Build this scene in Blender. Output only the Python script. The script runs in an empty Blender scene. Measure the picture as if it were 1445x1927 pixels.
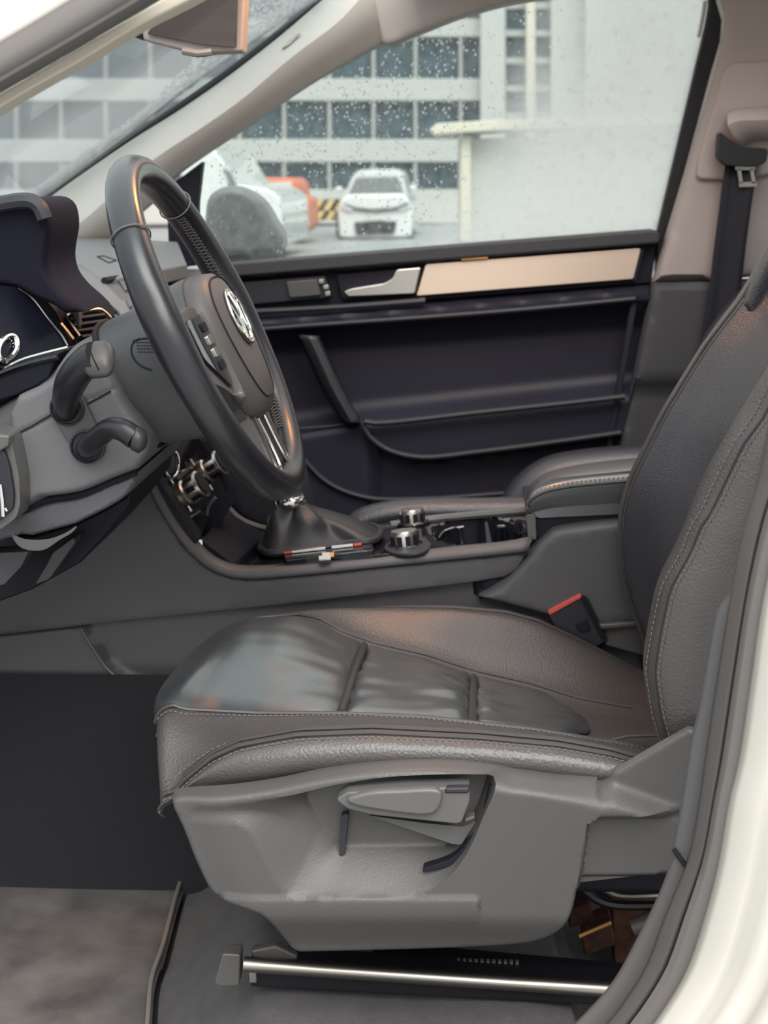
import bpy, bmesh, math, random
import numpy as np
from mathutils import Vector, Matrix, geometry
random.seed(7); np.random.seed(7)
SC = bpy.context.scene
COL = SC.collection

# ------------------------------------------------------------------ camera
W, H, FPX = 1445, 1927, 2600.0
CAM = np.array([0.0, -1.52, 1.28])
_a, _b, _c = math.radians(4), math.radians(13.5), math.radians(-1)
FWD = np.array([-math.sin(_a)*math.cos(_b), math.cos(_a)*math.cos(_b), -math.sin(_b)])
_r = np.array([math.cos(_a), math.sin(_a), 0.0]); _u = np.cross(_r, FWD)
RGT = math.cos(_c)*_r + math.sin(_c)*_u
UPV = -math.sin(_c)*_r + math.cos(_c)*_u
cd = bpy.data.cameras.new('camera'); cam = bpy.data.objects.new('camera', cd); COL.objects.link(cam)
M = Matrix.Identity(4)
for i in range(3):
    M[i][0], M[i][1], M[i][2], M[i][3] = RGT[i], UPV[i], -FWD[i], CAM[i]
cam.matrix_world = M
cd.sensor_fit = 'VERTICAL'; cd.sensor_height = 24.0; cd.lens = 24.0*FPX/H
cd.clip_start = 0.01; cd.clip_end = 500
cd.dof.use_dof = True; cd.dof.focus_distance = 1.42; cd.dof.aperture_fstop = cd.lens/5.5
SC.camera = cam

# ------------------------------------------------------------------ sky, sun, exposure
SC.view_settings.view_transform = 'Standard'; SC.view_settings.look = 'None'
SC.view_settings.gamma = 1.0; SC.view_settings.use_curve_mapping = False
SC.view_settings.exposure = 0.52
wd = bpy.data.worlds.new('overcast'); SC.world = wd; wd.use_nodes = True
nt = wd.node_tree; nt.nodes.clear()
_o = nt.nodes.new('ShaderNodeOutputWorld'); _bg = nt.nodes.new('ShaderNodeBackground')
_tc = nt.nodes.new('ShaderNodeTexCoord'); _sx = nt.nodes.new('ShaderNodeSeparateXYZ')
_rp = nt.nodes.new('ShaderNodeValToRGB')
_rp.color_ramp.elements[0].position = 0.0; _rp.color_ramp.elements[0].color = (0.46, 0.48, 0.49, 1)
_rp.color_ramp.elements[1].position = 1.0; _rp.color_ramp.elements[1].color = (1.4, 1.4, 1.39, 1)
nt.links.new(_tc.outputs['Generated'], _sx.inputs[0]); nt.links.new(_sx.outputs['Z'], _rp.inputs[0])
nt.links.new(_rp.outputs[0], _bg.inputs[0]); nt.links.new(_bg.outputs[0], _o.inputs[0])
_bg.inputs[1].default_value = 1.0
sd = bpy.data.lights.new('veiled_sun', 'SUN'); sd.energy = 2.6; sd.angle = math.radians(50); sd.color = (1.0, 0.97, 0.92)
sun = bpy.data.objects.new('veiled_sun', sd); COL.objects.link(sun)
sun.rotation_euler = Vector((-0.25, 0.75, -0.95)).to_track_quat('-Z', 'Y').to_euler()

# ------------------------------------------------------------------ photo ray helpers (to read real positions off the picture)
def ray(x, y):
    return FWD + RGT*((x-W/2)/FPX) + UPV*((H/2-y)/FPX)
def at(x, y, Y):
    d = ray(x, y); return CAM + d*((Y-CAM[1])/d[1])
def atp(x, y, o, n):
    d = ray(x, y); o = np.asarray(o, float); n = np.asarray(n, float)
    return CAM + d*(((o-CAM) @ n)/(d @ n))
def atz(x, y, z): return atp(x, y, (0, 0, z), (0, 0, 1))
def plane3(p, q, r):
    p, q, r = map(np.asarray, (p, q, r)); n = np.cross(q-p, r-p); n = n/np.linalg.norm(n)
    if n @ (CAM-p) < 0: n = -n
    return p, n
def proj(p):
    v = np.asarray(p)-CAM; z = v @ FWD
    return np.array([W/2+FPX*(v @ RGT)/z, H/2-FPX*(v @ UPV)/z])

def cr(pts, n=40, closed=False):
    """smooth curve through points, n samples spread by length"""
    P = [np.asarray(p, float) for p in pts]
    if closed: P = [P[-1]]+P+[P[0], P[1]]
    else: P = [2*P[0]-P[1]]+P+[2*P[-1]-P[-2]]
    out = []
    for i in range(1, len(P)-2):
        p0, p1, p2, p3 = P[i-1:i+3]
        t0 = 0; t1 = t0+max(1e-9, np.linalg.norm(p1-p0))**.5; t2 = t1+max(1e-9, np.linalg.norm(p2-p1))**.5; t3 = t2+max(1e-9, np.linalg.norm(p3-p2))**.5
        for k in range(16):
            t = t1+(t2-t1)*k/16
            A1 = (t1-t)/(t1-t0)*p0+(t-t0)/(t1-t0)*p1; A2 = (t2-t)/(t2-t1)*p1+(t-t1)/(t2-t1)*p2; A3 = (t3-t)/(t3-t2)*p2+(t-t2)/(t3-t2)*p3
            B1 = (t2-t)/(t2-t0)*A1+(t-t0)/(t2-t0)*A2; B2 = (t3-t)/(t3-t1)*A2+(t-t1)/(t3-t1)*A3
            out.append((t2-t)/(t2-t1)*B1+(t-t1)/(t2-t1)*B2)
    out.append(P[-2]); out = np.array(out)
    L = np.concatenate([[0], np.cumsum(np.linalg.norm(np.diff(out, axis=0), axis=1))])
    s = np.linspace(0, L[-1], n+1)[:-1] if closed else np.linspace(0, L[-1], n)
    return np.stack([np.interp(s, L, out[:, k]) for k in range(out.shape[1])], 1)
def rnd(pts, r=8, k=4):
    """polygon with rounded corners"""
    P = [np.asarray(p, float) for p in pts]; out = []; n = len(P)
    for i in range(n):
        p, a, b = P[i], P[i-1], P[(i+1) % n]
        da, db = np.linalg.norm(a-p), np.linalg.norm(b-p); q = min(r, da*.45, db*.45)
        s, e = p+(a-p)/max(da, 1e-9)*q, p+(b-p)/max(db, 1e-9)*q
        for j in range(k+1):
            t = j/k; out.append((1-t)**2*s+2*t*(1-t)*p+t*t*e)
    return np.array(out)
def pl(poly, Y): return np.array([at(x, y, Y) for x, y in poly])

# ------------------------------------------------------------------ materials
MATS = {}
def mat(name, col, rough=.5, metal=0.0, bump=None, spec=.5, coat=0.0, var=None, sheen=0.0, emit=None):
    m = bpy.data.materials.new(name); m.use_nodes = True; MATS[name] = m
    n = m.node_tree.nodes; l = m.node_tree.links; p = n['Principled BSDF']
    p.inputs['Base Color'].default_value = (*col, 1); p.inputs['Roughness'].default_value = rough
    p.inputs['Metallic'].default_value = metal; p.inputs['Specular IOR Level'].default_value = spec
    p.inputs['Coat Weight'].default_value = coat; p.inputs['Coat Roughness'].default_value = .27 if 'leather' in name else .04; p.inputs['Coat IOR'].default_value = 1.8 if name in ('smooth_leather', 'armrest_leather') else 1.5; p.inputs['Sheen Weight'].default_value = sheen
    tc = n.new('ShaderNodeTexCoord')
    if var:
        sc, amt = var[:2]
        t = n.new('ShaderNodeTexNoise'); t.inputs['Scale'].default_value = sc; t.inputs['Detail'].default_value = 6
        r = n.new('ShaderNodeValToRGB'); r.color_ramp.elements[0].position = .35; r.color_ramp.elements[1].position = .68
        r.color_ramp.elements[0].color = (*[c*(1-amt) for c in col], 1); r.color_ramp.elements[1].color = (*[min(1, c*(1+amt)) for c in col], 1)
        l.new(tc.outputs['Object'], t.inputs['Vector']); l.new(t.outputs['Fac'], r.inputs[0]); l.new(r.outputs[0], p.inputs['Base Color'])
    if bump:
        kind, sc, st = bump[:3]; dist = bump[3] if len(bump) > 3 else .001
        b = n.new('ShaderNodeBump'); b.inputs['Strength'].default_value = st; b.inputs['Distance'].default_value = dist
        if kind == 'leather':
            nz = n.new('ShaderNodeTexNoise'); nz.inputs['Scale'].default_value = sc*.5; nz.inputs['Detail'].default_value = 3
            mx = n.new('ShaderNodeMixRGB'); mx.inputs[0].default_value = .0025
            l.new(tc.outputs['Object'], nz.inputs['Vector']); l.new(tc.outputs['Object'], mx.inputs[1]); l.new(nz.outputs['Color'], mx.inputs[2])
            t = n.new('ShaderNodeTexVoronoi'); t.inputs['Scale'].default_value = sc; t.feature = 'SMOOTH_F1'
            l.new(mx.outputs[0], t.inputs['Vector']); mth = n.new('ShaderNodeMath'); mth.operation = 'MULTIPLY'; mth.inputs[1].default_value = -1
            l.new(t.outputs['Distance'], mth.inputs[0]); l.new(mth.outputs[0], b.inputs['Height'])
        else:
            t = n.new('ShaderNodeTexNoise'); t.inputs['Scale'].default_value = sc; t.inputs['Detail'].default_value = 4
            l.new(tc.outputs['Object'], t.inputs['Vector']); l.new(t.outputs['Fac'], b.inputs['Height'])
        l.new(b.outputs[0], p.inputs['Normal'])
    if emit:
        p.inputs['Emission Color'].default_value = (*emit[:3], 1); p.inputs['Emission Strength'].default_value = emit[3]
    return m
leather = mat('grained_leather', (.068, .062, .061), .40, spec=.85, bump=('leather', 420, .55, .0009))
leather_s = mat('smooth_leather', (.046, .052, .056), .34, coat=1.0, spec=1.0, bump=('noise', 60, .35, .002))
leather_d = mat('dark_leather', (.034, .034, .042), .42, spec=.8, bump=('leather', 420, .5, .0009))
thread = mat('stitch_thread', (.16, .145, .135), .7)
welt = mat('leather_welt', (.045, .042, .042), .42)
plastic = mat('grained_plastic', (.086, .082, .081), .43, bump=('noise', 420, .38, .0008))
plastic_s = mat('satin_plastic', (.115, .112, .11), .36)
plastic_c = mat('console_plastic', (.092, .088, .091), .48, bump=('noise', 900, .12, .0005))
plastic_d = mat('dark_plastic', (.024, .024, .032), .5, bump=('noise', 900, .1, .0005))
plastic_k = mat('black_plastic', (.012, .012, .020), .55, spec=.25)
soft = mat('soft_dash_skin', (.17, .17, .175), .55, bump=('noise', 700, .2, .0005))
doorskin = mat('door_skin', (.022, .021, .034), .5, spec=.35, bump=('noise', 700, .2, .0005))
gloss = mat('gloss_black', (.008, .008, .012), .08, coat=.5)
glassk = mat('cluster_glass', (.010, .010, .020), .30, spec=.25)
chrome = mat('chrome', (.80, .78, .74), .12, metal=1.0)
satin = mat('satin_metal', (.72, .68, .62), .32, metal=1.0)
alu = mat('brushed_trim', (1.0, .80, .64), .34, metal=.65, bump=('noise', 250, .05, .0005))  # warm reflected light is put into the colour of the aluminium
rubber = mat('seal_rubber', (.14, .13, .125), .55, bump=('noise', 120, .08, .001))
rubber_k = mat('black_rubber', (.010, .010, .014), .6)
paint = mat('white_paint', (.82, .79, .71), .18, coat=.6)
beige = mat('pillar_trim_light', (.54, .525, .485), .65, bump=('noise', 500, .15, .0006))
beige_d = mat('pillar_trim_taupe', (.40, .345, .325), .7, bump=('noise', 500, .15, .0006))
carpet = mat('carpet', (.060, .055, .060), .95, bump=('noise', 700, 1.0, .004), var=(30, .25), sheen=.25)
carpet_d = mat('carpet_dark', (.015, .015, .023), .95, bump=('noise', 700, 1.0, .004), sheen=.1)
matmat = mat('worn_mat', (.098, .086, .084), .85, bump=('noise', 600, .6, .002), var=(11, .55), sheen=.2)
webbing = mat('belt_webbing', (.010, .010, .018), .7, bump=('noise', 1200, .5, .001))
red = mat('red_plastic', (.65, .10, .08), .4)
redtext = mat('red_mark', (.55, .08, .06), .5)
lighttext = mat('pale_mark', (.62, .62, .62), .5)
amber = mat('amber_mark', (.8, .40, .12), .5)
steel = mat('steel_rail', (.42, .40, .36), .36, metal=1.0)
steel_k = mat('blackened_steel', (.012, .012, .016), .35)
grime = mat('grey_plastic_cap', (.10, .095, .09), .35)
brown_refl = mat('brown_reflection_block', (.075, .028, .018), .8, var=(60, .4))  # brown stands in for brownish reflections on the block under the seat
seam_k = mat('seam_gap', (.006, .006, .010), .8)
asphalt = mat('wet_asphalt', (.27, .28, .28), .45, bump=('noise', 3, .2, .05), var=(.6, .15))
concrete = mat('concrete', (.50, .49, .45), .8, var=(.5, .08))
concrete_c = mat('cream_concrete', (.62, .57, .46), .8)
facade = mat('facade_panel', (.46, .46, .43), .6)
fwin = mat('facade_glass', (.045, .075, .09), .12, spec=.6)
mull = mat('facade_mullion', (.36, .36, .34), .5)
carwhite = mat('car_white', (.66, .67, .65), .25, coat=.5)
cardark = mat('car_black_trim', (.02, .02, .022), .5)
carglass = mat('car_glass', (.16, .17, .17), .1)
lamp = mat('headlamp', (.55, .56, .56), .15)
orangep = mat('orange_paint', (.62, .16, .07), .4)
palepanel = mat('pale_panel', (.55, .57, .55), .4)
yellow = mat('barrier_yellow', (.75, .50, .16), .6)
bblack = mat('barrier_black', (.03, .03, .03), .6)
mirrorglass = mat('mirror_glass', (.15, .125, .115), .03, metal=1.0)
greyhouse = mat('mirror_housing_grey', (.17, .175, .175), .4)

def glass(name, fog_fn=None, base=.12, tint=(.9, .95, .95)):
    """clear pane with condensation: see-through mixed with a white translucent film"""
    m = bpy.data.materials.new(name); m.use_nodes = True
    n = m.node_tree.nodes; l = m.node_tree.links; n.clear()
    out = n.new('ShaderNodeOutputMaterial'); tr = n.new('ShaderNodeBsdfTransparent'); tr.inputs[0].default_value = (*tint, 1)
    gl = n.new('ShaderNodeBsdfGlossy'); gl.inputs['Roughness'].default_value = .02
    lw = n.new('ShaderNodeLayerWeight'); lw.inputs[0].default_value = .5; fr = n.new('ShaderNodeMath'); fr.operation = 'POWER'; fr.inputs[1].default_value = 7; l.new(lw.outputs['Facing'], fr.inputs[0])
    m1 = n.new('ShaderNodeMixShader'); l.new(fr.outputs[0], m1.inputs[0]); l.new(tr.outputs[0], m1.inputs[1]); l.new(gl.outputs[0], m1.inputs[2])
    tl = n.new('ShaderNodeBsdfTranslucent'); tl.inputs[0].default_value = (.93, .95, .93, 1)
    df = n.new('ShaderNodeBsdfDiffuse'); df.inputs[0].default_value = (.8, .82, .8, 1)
    m2 = n.new('ShaderNodeMixShader'); m2.inputs[0].default_value = .25; l.new(tl.outputs[0], m2.inputs[1]); l.new(df.outputs[0], m2.inputs[2])
    m3 = n.new('ShaderNodeMixShader'); l.new(m1.outputs[0], m3.inputs[1]); l.new(m2.outputs[0], m3.inputs[2]); l.new(m3.outputs[0], out.inputs[0])
    if fog_fn: l.new(fog_fn(n, l), m3.inputs[0])
    else: m3.inputs[0].default_value = base
    return m
def door_fog(n, l):
    # the fog sits on the rear two thirds of the door pane, patchy at its front edge
    g = n.new('ShaderNodeNewGeometry'); s = n.new('ShaderNodeSeparateXYZ'); l.new(g.outputs['Position'], s.inputs[0])
    z = n.new('ShaderNodeTexNoise'); z.inputs['Scale'].default_value = 5; z.inputs['Detail'].default_value = 5; l.new(g.outputs['Position'], z.inputs['Vector'])
    z2 = n.new('ShaderNodeTexNoise'); z2.inputs['Scale'].default_value = 60; z2.inputs['Detail'].default_value = 3; l.new(g.outputs['Position'], z2.inputs['Vector'])
    def math_(op, a, b):
        q = n.new('ShaderNodeMath'); q.operation = op
        for i, v in enumerate((a, b)):
            if isinstance(v, (int, float)): q.inputs[i].default_value = v
            else: l.new(v, q.inputs[i])
        return q.outputs[0]
    a = math_('MULTIPLY_ADD', z.outputs['Fac'], .22); a.node.inputs[2].default_value = -.11
    zz = math_('SUBTRACT', 1.30, s.outputs['Z'])           # fog creeps forward low on the pane
    x = math_('ADD', math_('ADD', s.outputs['X'], a), math_('MULTIPLY', zz, .52))
    mr = n.new('ShaderNodeMapRange'); mr.interpolation_type = 'SMOOTHSTEP'
    mr.inputs['From Min'].default_value = -.06; mr.inputs['From Max'].default_value = .16; mr.inputs['To Min'].default_value = .06; mr.inputs['To Max'].default_value = .74
    l.new(x, mr.inputs['Value'])
    f = math_('ADD', mr.outputs[0], math_('MULTIPLY', math_('SUBTRACT', z2.outputs['Fac'], .5), .18))
    c = n.new('ShaderNodeClamp'); l.new(f, c.inputs[0]); c.inputs[1].default_value = .03; c.inputs[2].default_value = .9
    return c.outputs[0]
pane_mat = glass('fogged_pane', door_fog)
screen_mat = glass('windscreen_glass', None, .09, (.82, .87, .89))
drop_mat = bpy.data.materials.new('rain_drop'); drop_mat.use_nodes = True
_p = drop_mat.node_tree.nodes['Principled BSDF']; _p.inputs['Transmission Weight'].default_value = 1; _p.inputs['Roughness'].default_value = .02; _p.inputs['IOR'].default_value = 1.33

# ------------------------------------------------------------------ object builders
ORG = {}
def thing(name, label, cat, loc=(0, 0, 0), group=None, kind=None):
    o = bpy.data.objects.new(name, None); COL.objects.link(o); o.location = loc; o.empty_display_size = .05
    ORG[o.name] = np.array(loc, float); tag(o, label, cat, group, kind); return o
def tag(o, label=None, cat=None, group=None, kind=None):
    if label: o['label'] = label
    if cat: o['category'] = cat
    if group: o['group'] = group
    if kind: o['kind'] = kind
    return o
def link(name, V, F, m, parent=None, sharp=38, bevel=0, seg=2, label=None, kind=None, subd=0, solid=0):
    V = np.asarray(V, float); c = (V.min(0)+V.max(0))/2
    me = bpy.data.meshes.new(name); me.from_pydata((V-c).tolist(), [], [tuple(int(i) for i in f) for f in F]); me.update()
    bm = bmesh.new(); bm.from_mesh(me); bmesh.ops.recalc_face_normals(bm, faces=bm.faces[:]); bm.to_mesh(me); bm.free()
    for p in me.polygons: p.use_smooth = True
    me.set_sharp_from_angle(angle=math.radians(sharp))
    me.materials.append(m)
    o = bpy.data.objects.new(name, me); COL.objects.link(o)
    if parent: o.parent = parent
    po = ORG[parent.name] if parent else np.zeros(3)
    o.location = c-po; ORG[o.name] = c
    if solid:
        md = o.modifiers.new('thick', 'SOLIDIFY'); md.thickness = solid; md.offset = -1
    if bevel:
        md = o.modifiers.new('round', 'BEVEL'); md.width = bevel; md.segments = seg; md.limit_method = 'ANGLE'; md.angle_limit = math.radians(40); md.harden_normals = True
    if subd:
        md = o.modifiers.new('soft', 'SUBSURF'); md.levels = md.render_levels = subd
    if label: o['label'] = label
    if kind: o['kind'] = kind
    return o
def prism_vf(P, d):
    P = np.asarray(P, float); n = len(P); V = np.vstack([P, P+np.asarray(d, float)])
    F = [list(range(n)), list(range(2*n-1, n-1, -1))]+[[i, (i+1) % n, n+(i+1) % n, n+i] for i in range(n)]
    return V, F
def prism(name, poly, Y, dY, m, parent=None, bevel=.003, **k):
    V, F = prism_vf(pl(poly, Y), (0, dY, 0)); return link(name, V, F, m, parent, bevel=bevel, **k)
def prism3(name, P, d, m, parent=None, bevel=.002, **k):
    V, F = prism_vf(P, d); return link(name, V, F, m, parent, bevel=bevel, **k)
def grid_vf(G, closed_u=False):
    G = np.asarray(G, float); r, c = G.shape[:2]; V = G.reshape(-1, 3); F = []
    for i in range(r-1):
        for j in range(c if closed_u else c-1):
            k = (j+1) % c; F.append([i*c+j, i*c+k, (i+1)*c+k, (i+1)*c+j])
    return V, F
def sheet(name, G, m, parent=None, **k):
    V, F = grid_vf(G); return link(name, V, F, m, parent, **k)
def loft(name, rings, m, parent=None, cap=True, **k):
    V, F = grid_vf(rings, True); r, c = np.asarray(rings).shape[:2]
    if cap: F += [list(range(c)), list(range((r-1)*c, r*c))]
    return link(name, V, F, m, parent, **k)
def tube_vf(P, r, seg=10, closed=False, flat=None, up=(0, 0, 1)):
    P = np.asarray(P, float); n = len(P); r = np.broadcast_to(np.asarray(r, float), (n,))
    T = np.zeros_like(P)
    for i in range(n):
        a, b = (P[i-1], P[(i+1) % n]) if closed else (P[max(0, i-1)], P[min(n-1, i+1)])
        T[i] = (b-a)/max(1e-12, np.linalg.norm(b-a))
    nv = np.cross(T[0], up)
    if np.linalg.norm(nv) < 1e-3: nv = np.cross(T[0], (1, 0, 0))
    nv /= np.linalg.norm(nv); R = []
    for i in range(n):
        if flat is not None:
            nv = np.cross(T[i], up)
        nv = nv-T[i]*(nv @ T[i]); nv /= max(1e-9, np.linalg.norm(nv)); bv = np.cross(T[i], nv)
        fy = 1 if flat is None else flat
        R.append([P[i]+r[i]*(math.cos(2*math.pi*k/seg)*nv+fy*math.sin(2*math.pi*k/seg)*bv) for k in range(seg)])
    if closed: R.append(R[0])
    V, F = grid_vf(R, True)
    if not closed: F += [list(range(seg)), list(range((n-1)*seg, n*seg))]
    return V, F
def tube(name, P, r, m, parent=None, seg=10, closed=False, flat=None, up=(0, 0, 1), **k):
    V, F = tube_vf(P, r, seg, closed, flat, up); return link(name, V, F, m, parent, **k)
def lathe_vf(o, ax, prof, seg=28):
    o = np.asarray(o, float); ax = np.asarray(ax, float)/np.linalg.norm(ax)
    u = np.cross(ax, (0, 0, 1) if abs(ax[2]) < .9 else (1, 0, 0)); u /= np.linalg.norm(u); v = np.cross(ax, u)
    R = [[o+ax*h+r*(math.cos(2*math.pi*k/seg)*u+math.sin(2*math.pi*k/seg)*v) for k in range(seg)] for r, h in prof]
    V, F = grid_vf(R, True); F += [list(range(seg)), list(range((len(prof)-1)*seg, len(prof)*seg))]
    return V, F
def lathe(name, o, ax, prof, m, parent=None, seg=28, **k):
    V, F = lathe_vf(o, ax, prof, seg); return link(name, V, F, m, parent, **k)
def box_vf(lo, hi):
    (a, b, c), (d, e, f) = lo, hi
    V = [(x, y, z) for x in (a, d) for y in (b, e) for z in (c, f)]
    return np.array(V, float), [[0, 1, 3, 2], [4, 6, 7, 5], [0, 4, 5, 1], [2, 3, 7, 6], [0, 2, 6, 4], [1, 5, 7, 3]]
def box(name, lo, hi, m, parent=None, bevel=.004, **k):
    V, F = box_vf(lo, hi); return link(name, V, F, m, parent, bevel=bevel, **k)
def join(*vfs):
    V = []; F = []; o = 0
    for v, f in vfs:
        V.append(np.asarray(v, float)); F += [[i+o for i in q] for q in f]; o += len(v)
    return np.vstack(V), F
def stitches(name, P, m, parent, pitch=.0055, r=.0007, off=(0, 0, 0), fill=.62, **k):
    """a row of short thread stitches along a curve, joined"""
    P = np.asarray(P, float)+np.asarray(off, float)
    L = np.concatenate([[0], np.cumsum(np.linalg.norm(np.diff(P, axis=0), axis=1))]); vf = []
    f = lambda s: np.array([np.interp(s, L, P[:, i]) for i in range(3)])
    s = 0
    while s+pitch < L[-1]:
        vf.append(tube_vf([f(s), f(s+pitch*fill*.5), f(s+pitch*fill)], [r*.6, r, r*.6], 5)); s += pitch
    V, F = join(*vf); return link(name, V, F, m, parent, kind='stuff', **k)
def inside(poly, X, Y):
    poly = np.asarray(poly, float); r = np.zeros(X.shape, bool); j = len(poly)-1
    for i in range(len(poly)):
        xi, yi = poly[i]; xj, yj = poly[j]
        with np.errstate(divide='ignore', invalid='ignore'):
            r ^= ((yi > Y) != (yj > Y)) & (X < (xj-xi)*(Y-yi)/(yj-yi+1e-12)+xi)
        j = i
    return r
def dist(line, X, Y, closed=False):
    L = np.asarray(line, float)
    if closed: L = np.vstack([L, L[:1]])
    d = np.full(X.shape, 1e9)
    for (ax, ay), (bx, by) in zip(L[:-1], L[1:]):
        ux, uy = bx-ax, by-ay; q = ux*ux+uy*uy+1e-9
        t = np.clip(((X-ax)*ux+(Y-ay)*uy)/q, 0, 1)
        d = np.minimum(d, np.hypot(X-ax-t*ux, Y-ay-t*uy))
    return d
def sstep(t): t = np.clip(t, 0, 1); return t*t*(3-2*t)
def relief(name, outline, lift, h, m, parent=None, step=8, back=None, nrm=(0, -1, 0), lines=(), edge=0, **k):
    """a plate with real relief: outline in picture coordinates lifted to its place in the car, h(x,y) metres along nrm;
    edge = rounding radius in px/metres pair"""
    O = np.asarray(outline, float)
    x0, y0 = O.min(0); x1, y1 = O.max(0)
    gx, gy = np.meshgrid(np.arange(x0+step/2, x1, step), np.arange(y0+step/2, y1, step*.9))
    gx = gx+(np.arange(gx.shape[0]) % 2)[:, None]*step/2
    gx, gy = gx.ravel(), gy.ravel()
    ok = inside(O, gx, gy) & (dist(O, gx, gy, True) > step*.45)
    for L in lines: ok &= dist(L, gx, gy) > step*.4
    if edge:
        d_ = np.roll(O, -1, 0)-np.roll(O, 1, 0); d_ /= np.linalg.norm(d_, axis=1)[:, None]+1e-9; nn_ = np.stack([-d_[:, 1], d_[:, 0]], 1)
        ar = np.sum(O[:, 0]*np.roll(O[:, 1], -1)-np.roll(O[:, 0], -1)*O[:, 1])
        if ar < 0: nn_ = -nn_
        ext = []
        dense = np.vstack([np.linspace(O[i], O[(i+1) % len(O)], max(2, int(np.linalg.norm(O[(i+1) % len(O)]-O[i])/(step*.9))+1))[:-1] for i in range(len(O))])
        dn = np.vstack([np.repeat(nn_[i:i+1], max(2, int(np.linalg.norm(O[(i+1) % len(O)]-O[i])/(step*.9))+1)-1, 0) for i in range(len(O))])
        for f_ in (.12, .4, .8): 
            q = dense+dn*edge[0]*f_; k_ = inside(O, q[:, 0], q[:, 1]) & (dist(O, q[:, 0], q[:, 1], True) > edge[0]*f_*.8); ext.append(q[k_])
        ext = np.vstack(ext); ok &= dist(O, gx, gy, True) > edge[0]*.95
    else: ext = np.zeros((0, 2))
    P = [tuple(p) for p in O]; E = [(i, (i+1) % len(O)) for i in range(len(O))]
    for L in lines:
        b = len(P); P += [tuple(p) for p in L]; E += [(b+i, b+i+1) for i in range(len(L)-1)]
    P += list(zip(gx[ok], gy[ok]))+[tuple(p) for p in ext]
    r = geometry.delaunay_2d_cdt([Vector((float(a), float(b))) for a, b in P], E, [], 1, 1e-4)
    V2 = np.array([tuple(v) for v in r[0]]); F = [list(f) for f in r[2]]
    cen = np.array([V2[f].mean(0) for f in F]); keep = inside(O, cen[:, 0], cen[:, 1]); F = [f for f, q in zip(F, keep) if q]
    used = sorted({i for f in F for i in f}); mp = {u: i for i, u in enumerate(used)}
    V2 = V2[used]; F = [[mp[i] for i in f] for f in F]
    hh = np.asarray(h(V2[:, 0], V2[:, 1]), float) if callable(h) else np.full(len(V2), float(h))
    if edge:
        px, mm = edge; d = np.clip(dist(O, V2[:, 0], V2[:, 1], True)/px, 0, 1); hh = hh-mm*(1-np.sqrt(1-(1-d)**2))
    base = np.array([lift(x, y) for x, y in V2]); V = base+np.outer(hh, nrm)
    if back:
        cnt = {}
        for f in F:
            for a, b in zip(f, f[1:]+f[:1]): cnt[(a, b)] = 1
        n = len(V); bd = [(a, b) for a, b in cnt if (b, a) not in cnt]; ids = sorted({i for e in bd for i in e}); bm_ = {v: n+i for i, v in enumerate(ids)}
        V = np.vstack([V, base[ids]-np.outer(np.full(len(ids), back), nrm)])
        F += [[b, a, bm_[a], bm_[b]] for a, b in bd]
    return link(name, V, F, m, parent, **k)
def onY(Y): return lambda x, y: at(x, y, Y)
def onP(pn): return lambda x, y: atp(x, y, *pn)
# ================================================================== SETTING: cabin shell
def S(name, label, loc=(0, 0, 0)):
    return thing(name, label, None, loc, kind='structure')
floor = S('floor', 'dark carpeted car floor under the seats', (0, .35, .25))
box('floor_pan', (-1.3, -.40, .20), (1.9, 1.14, .27), carpet_d, floor, bevel=0)
# tunnel side carpet below the console
sheet('tunnel_carpet', [[(x, .262, z) for x in np.linspace(-1.25, .8, 12)] for z in (.27, .40, .52, .62)], carpet_d, floor)
# carpet climbing to the raised shelf that carries the seat rails
def cz(x, y): return .285+.128*float(sstep((x+.47)/.16))-.03*float(sstep((x-.02)/.3))+.004*math.sin(31*x+17*y)*float(sstep((x+.44)/.1))
cbnd = [atz(x, y, .295) for x, y in cr([(352, 1648), (338, 1690), (325, 1740), (312, 1790), (292, 1850), (285, 1927), (270, 2060)], 30)]
cbnd += [cbnd[-1]+np.array([0, -dy, 0]) for dy in (.06, .12, .18, .24, .30)]
sheet('raised_carpet', [[(p[0]+.006+(.75-p[0])*w, p[1], .285+(cz(.02, 0)-.285)*float(sstep(w*(.75-p[0])/.15))-.13*float(sstep((w-.41)/.05))+.004*math.sin(31*w+17*p[1])*float(sstep(w*20))) for w in np.concatenate([np.linspace(0, .16, 18), np.linspace(.16, 1, 24)[1:]])] for p in cbnd], carpet, floor)
ceiling = S('ceiling', 'pale headliner over the front seats', (.8, .35, 1.71))
hl = lambda x, y: 1.715-.05*((y-.36)/.75)**2-.03*max(0, (.1-x))
SR = (-.06, .62, .0, .76)      # opening for an unseen sunroof, added to lighten armrest and seat tops
for x0, x1, y0, y1 in ((-.12, SR[0], -.42, 1.13), (SR[1], 1.9, -.42, 1.13), (SR[0], SR[1], -.42, SR[2]), (SR[0], SR[1], SR[3], 1.13)):
    sheet('headliner', [[(x, y, hl(x, y)) for y in np.linspace(y0, y1, 8)] for x in np.linspace(x0, x1, 8)], beige, ceiling, solid=.03)
sun_ = S('window_added', 'unseen glass sunroof added to lighten the armrest and seat tops', (.28, .38, 1.74))
box('added_sunroof_glass', (SR[0], SR[2], 1.745), (SR[1], SR[3], 1.750), glass('added_sunroof_tint', None, .03, (.96, .985, 1.0)), sun_, 0)


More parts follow.
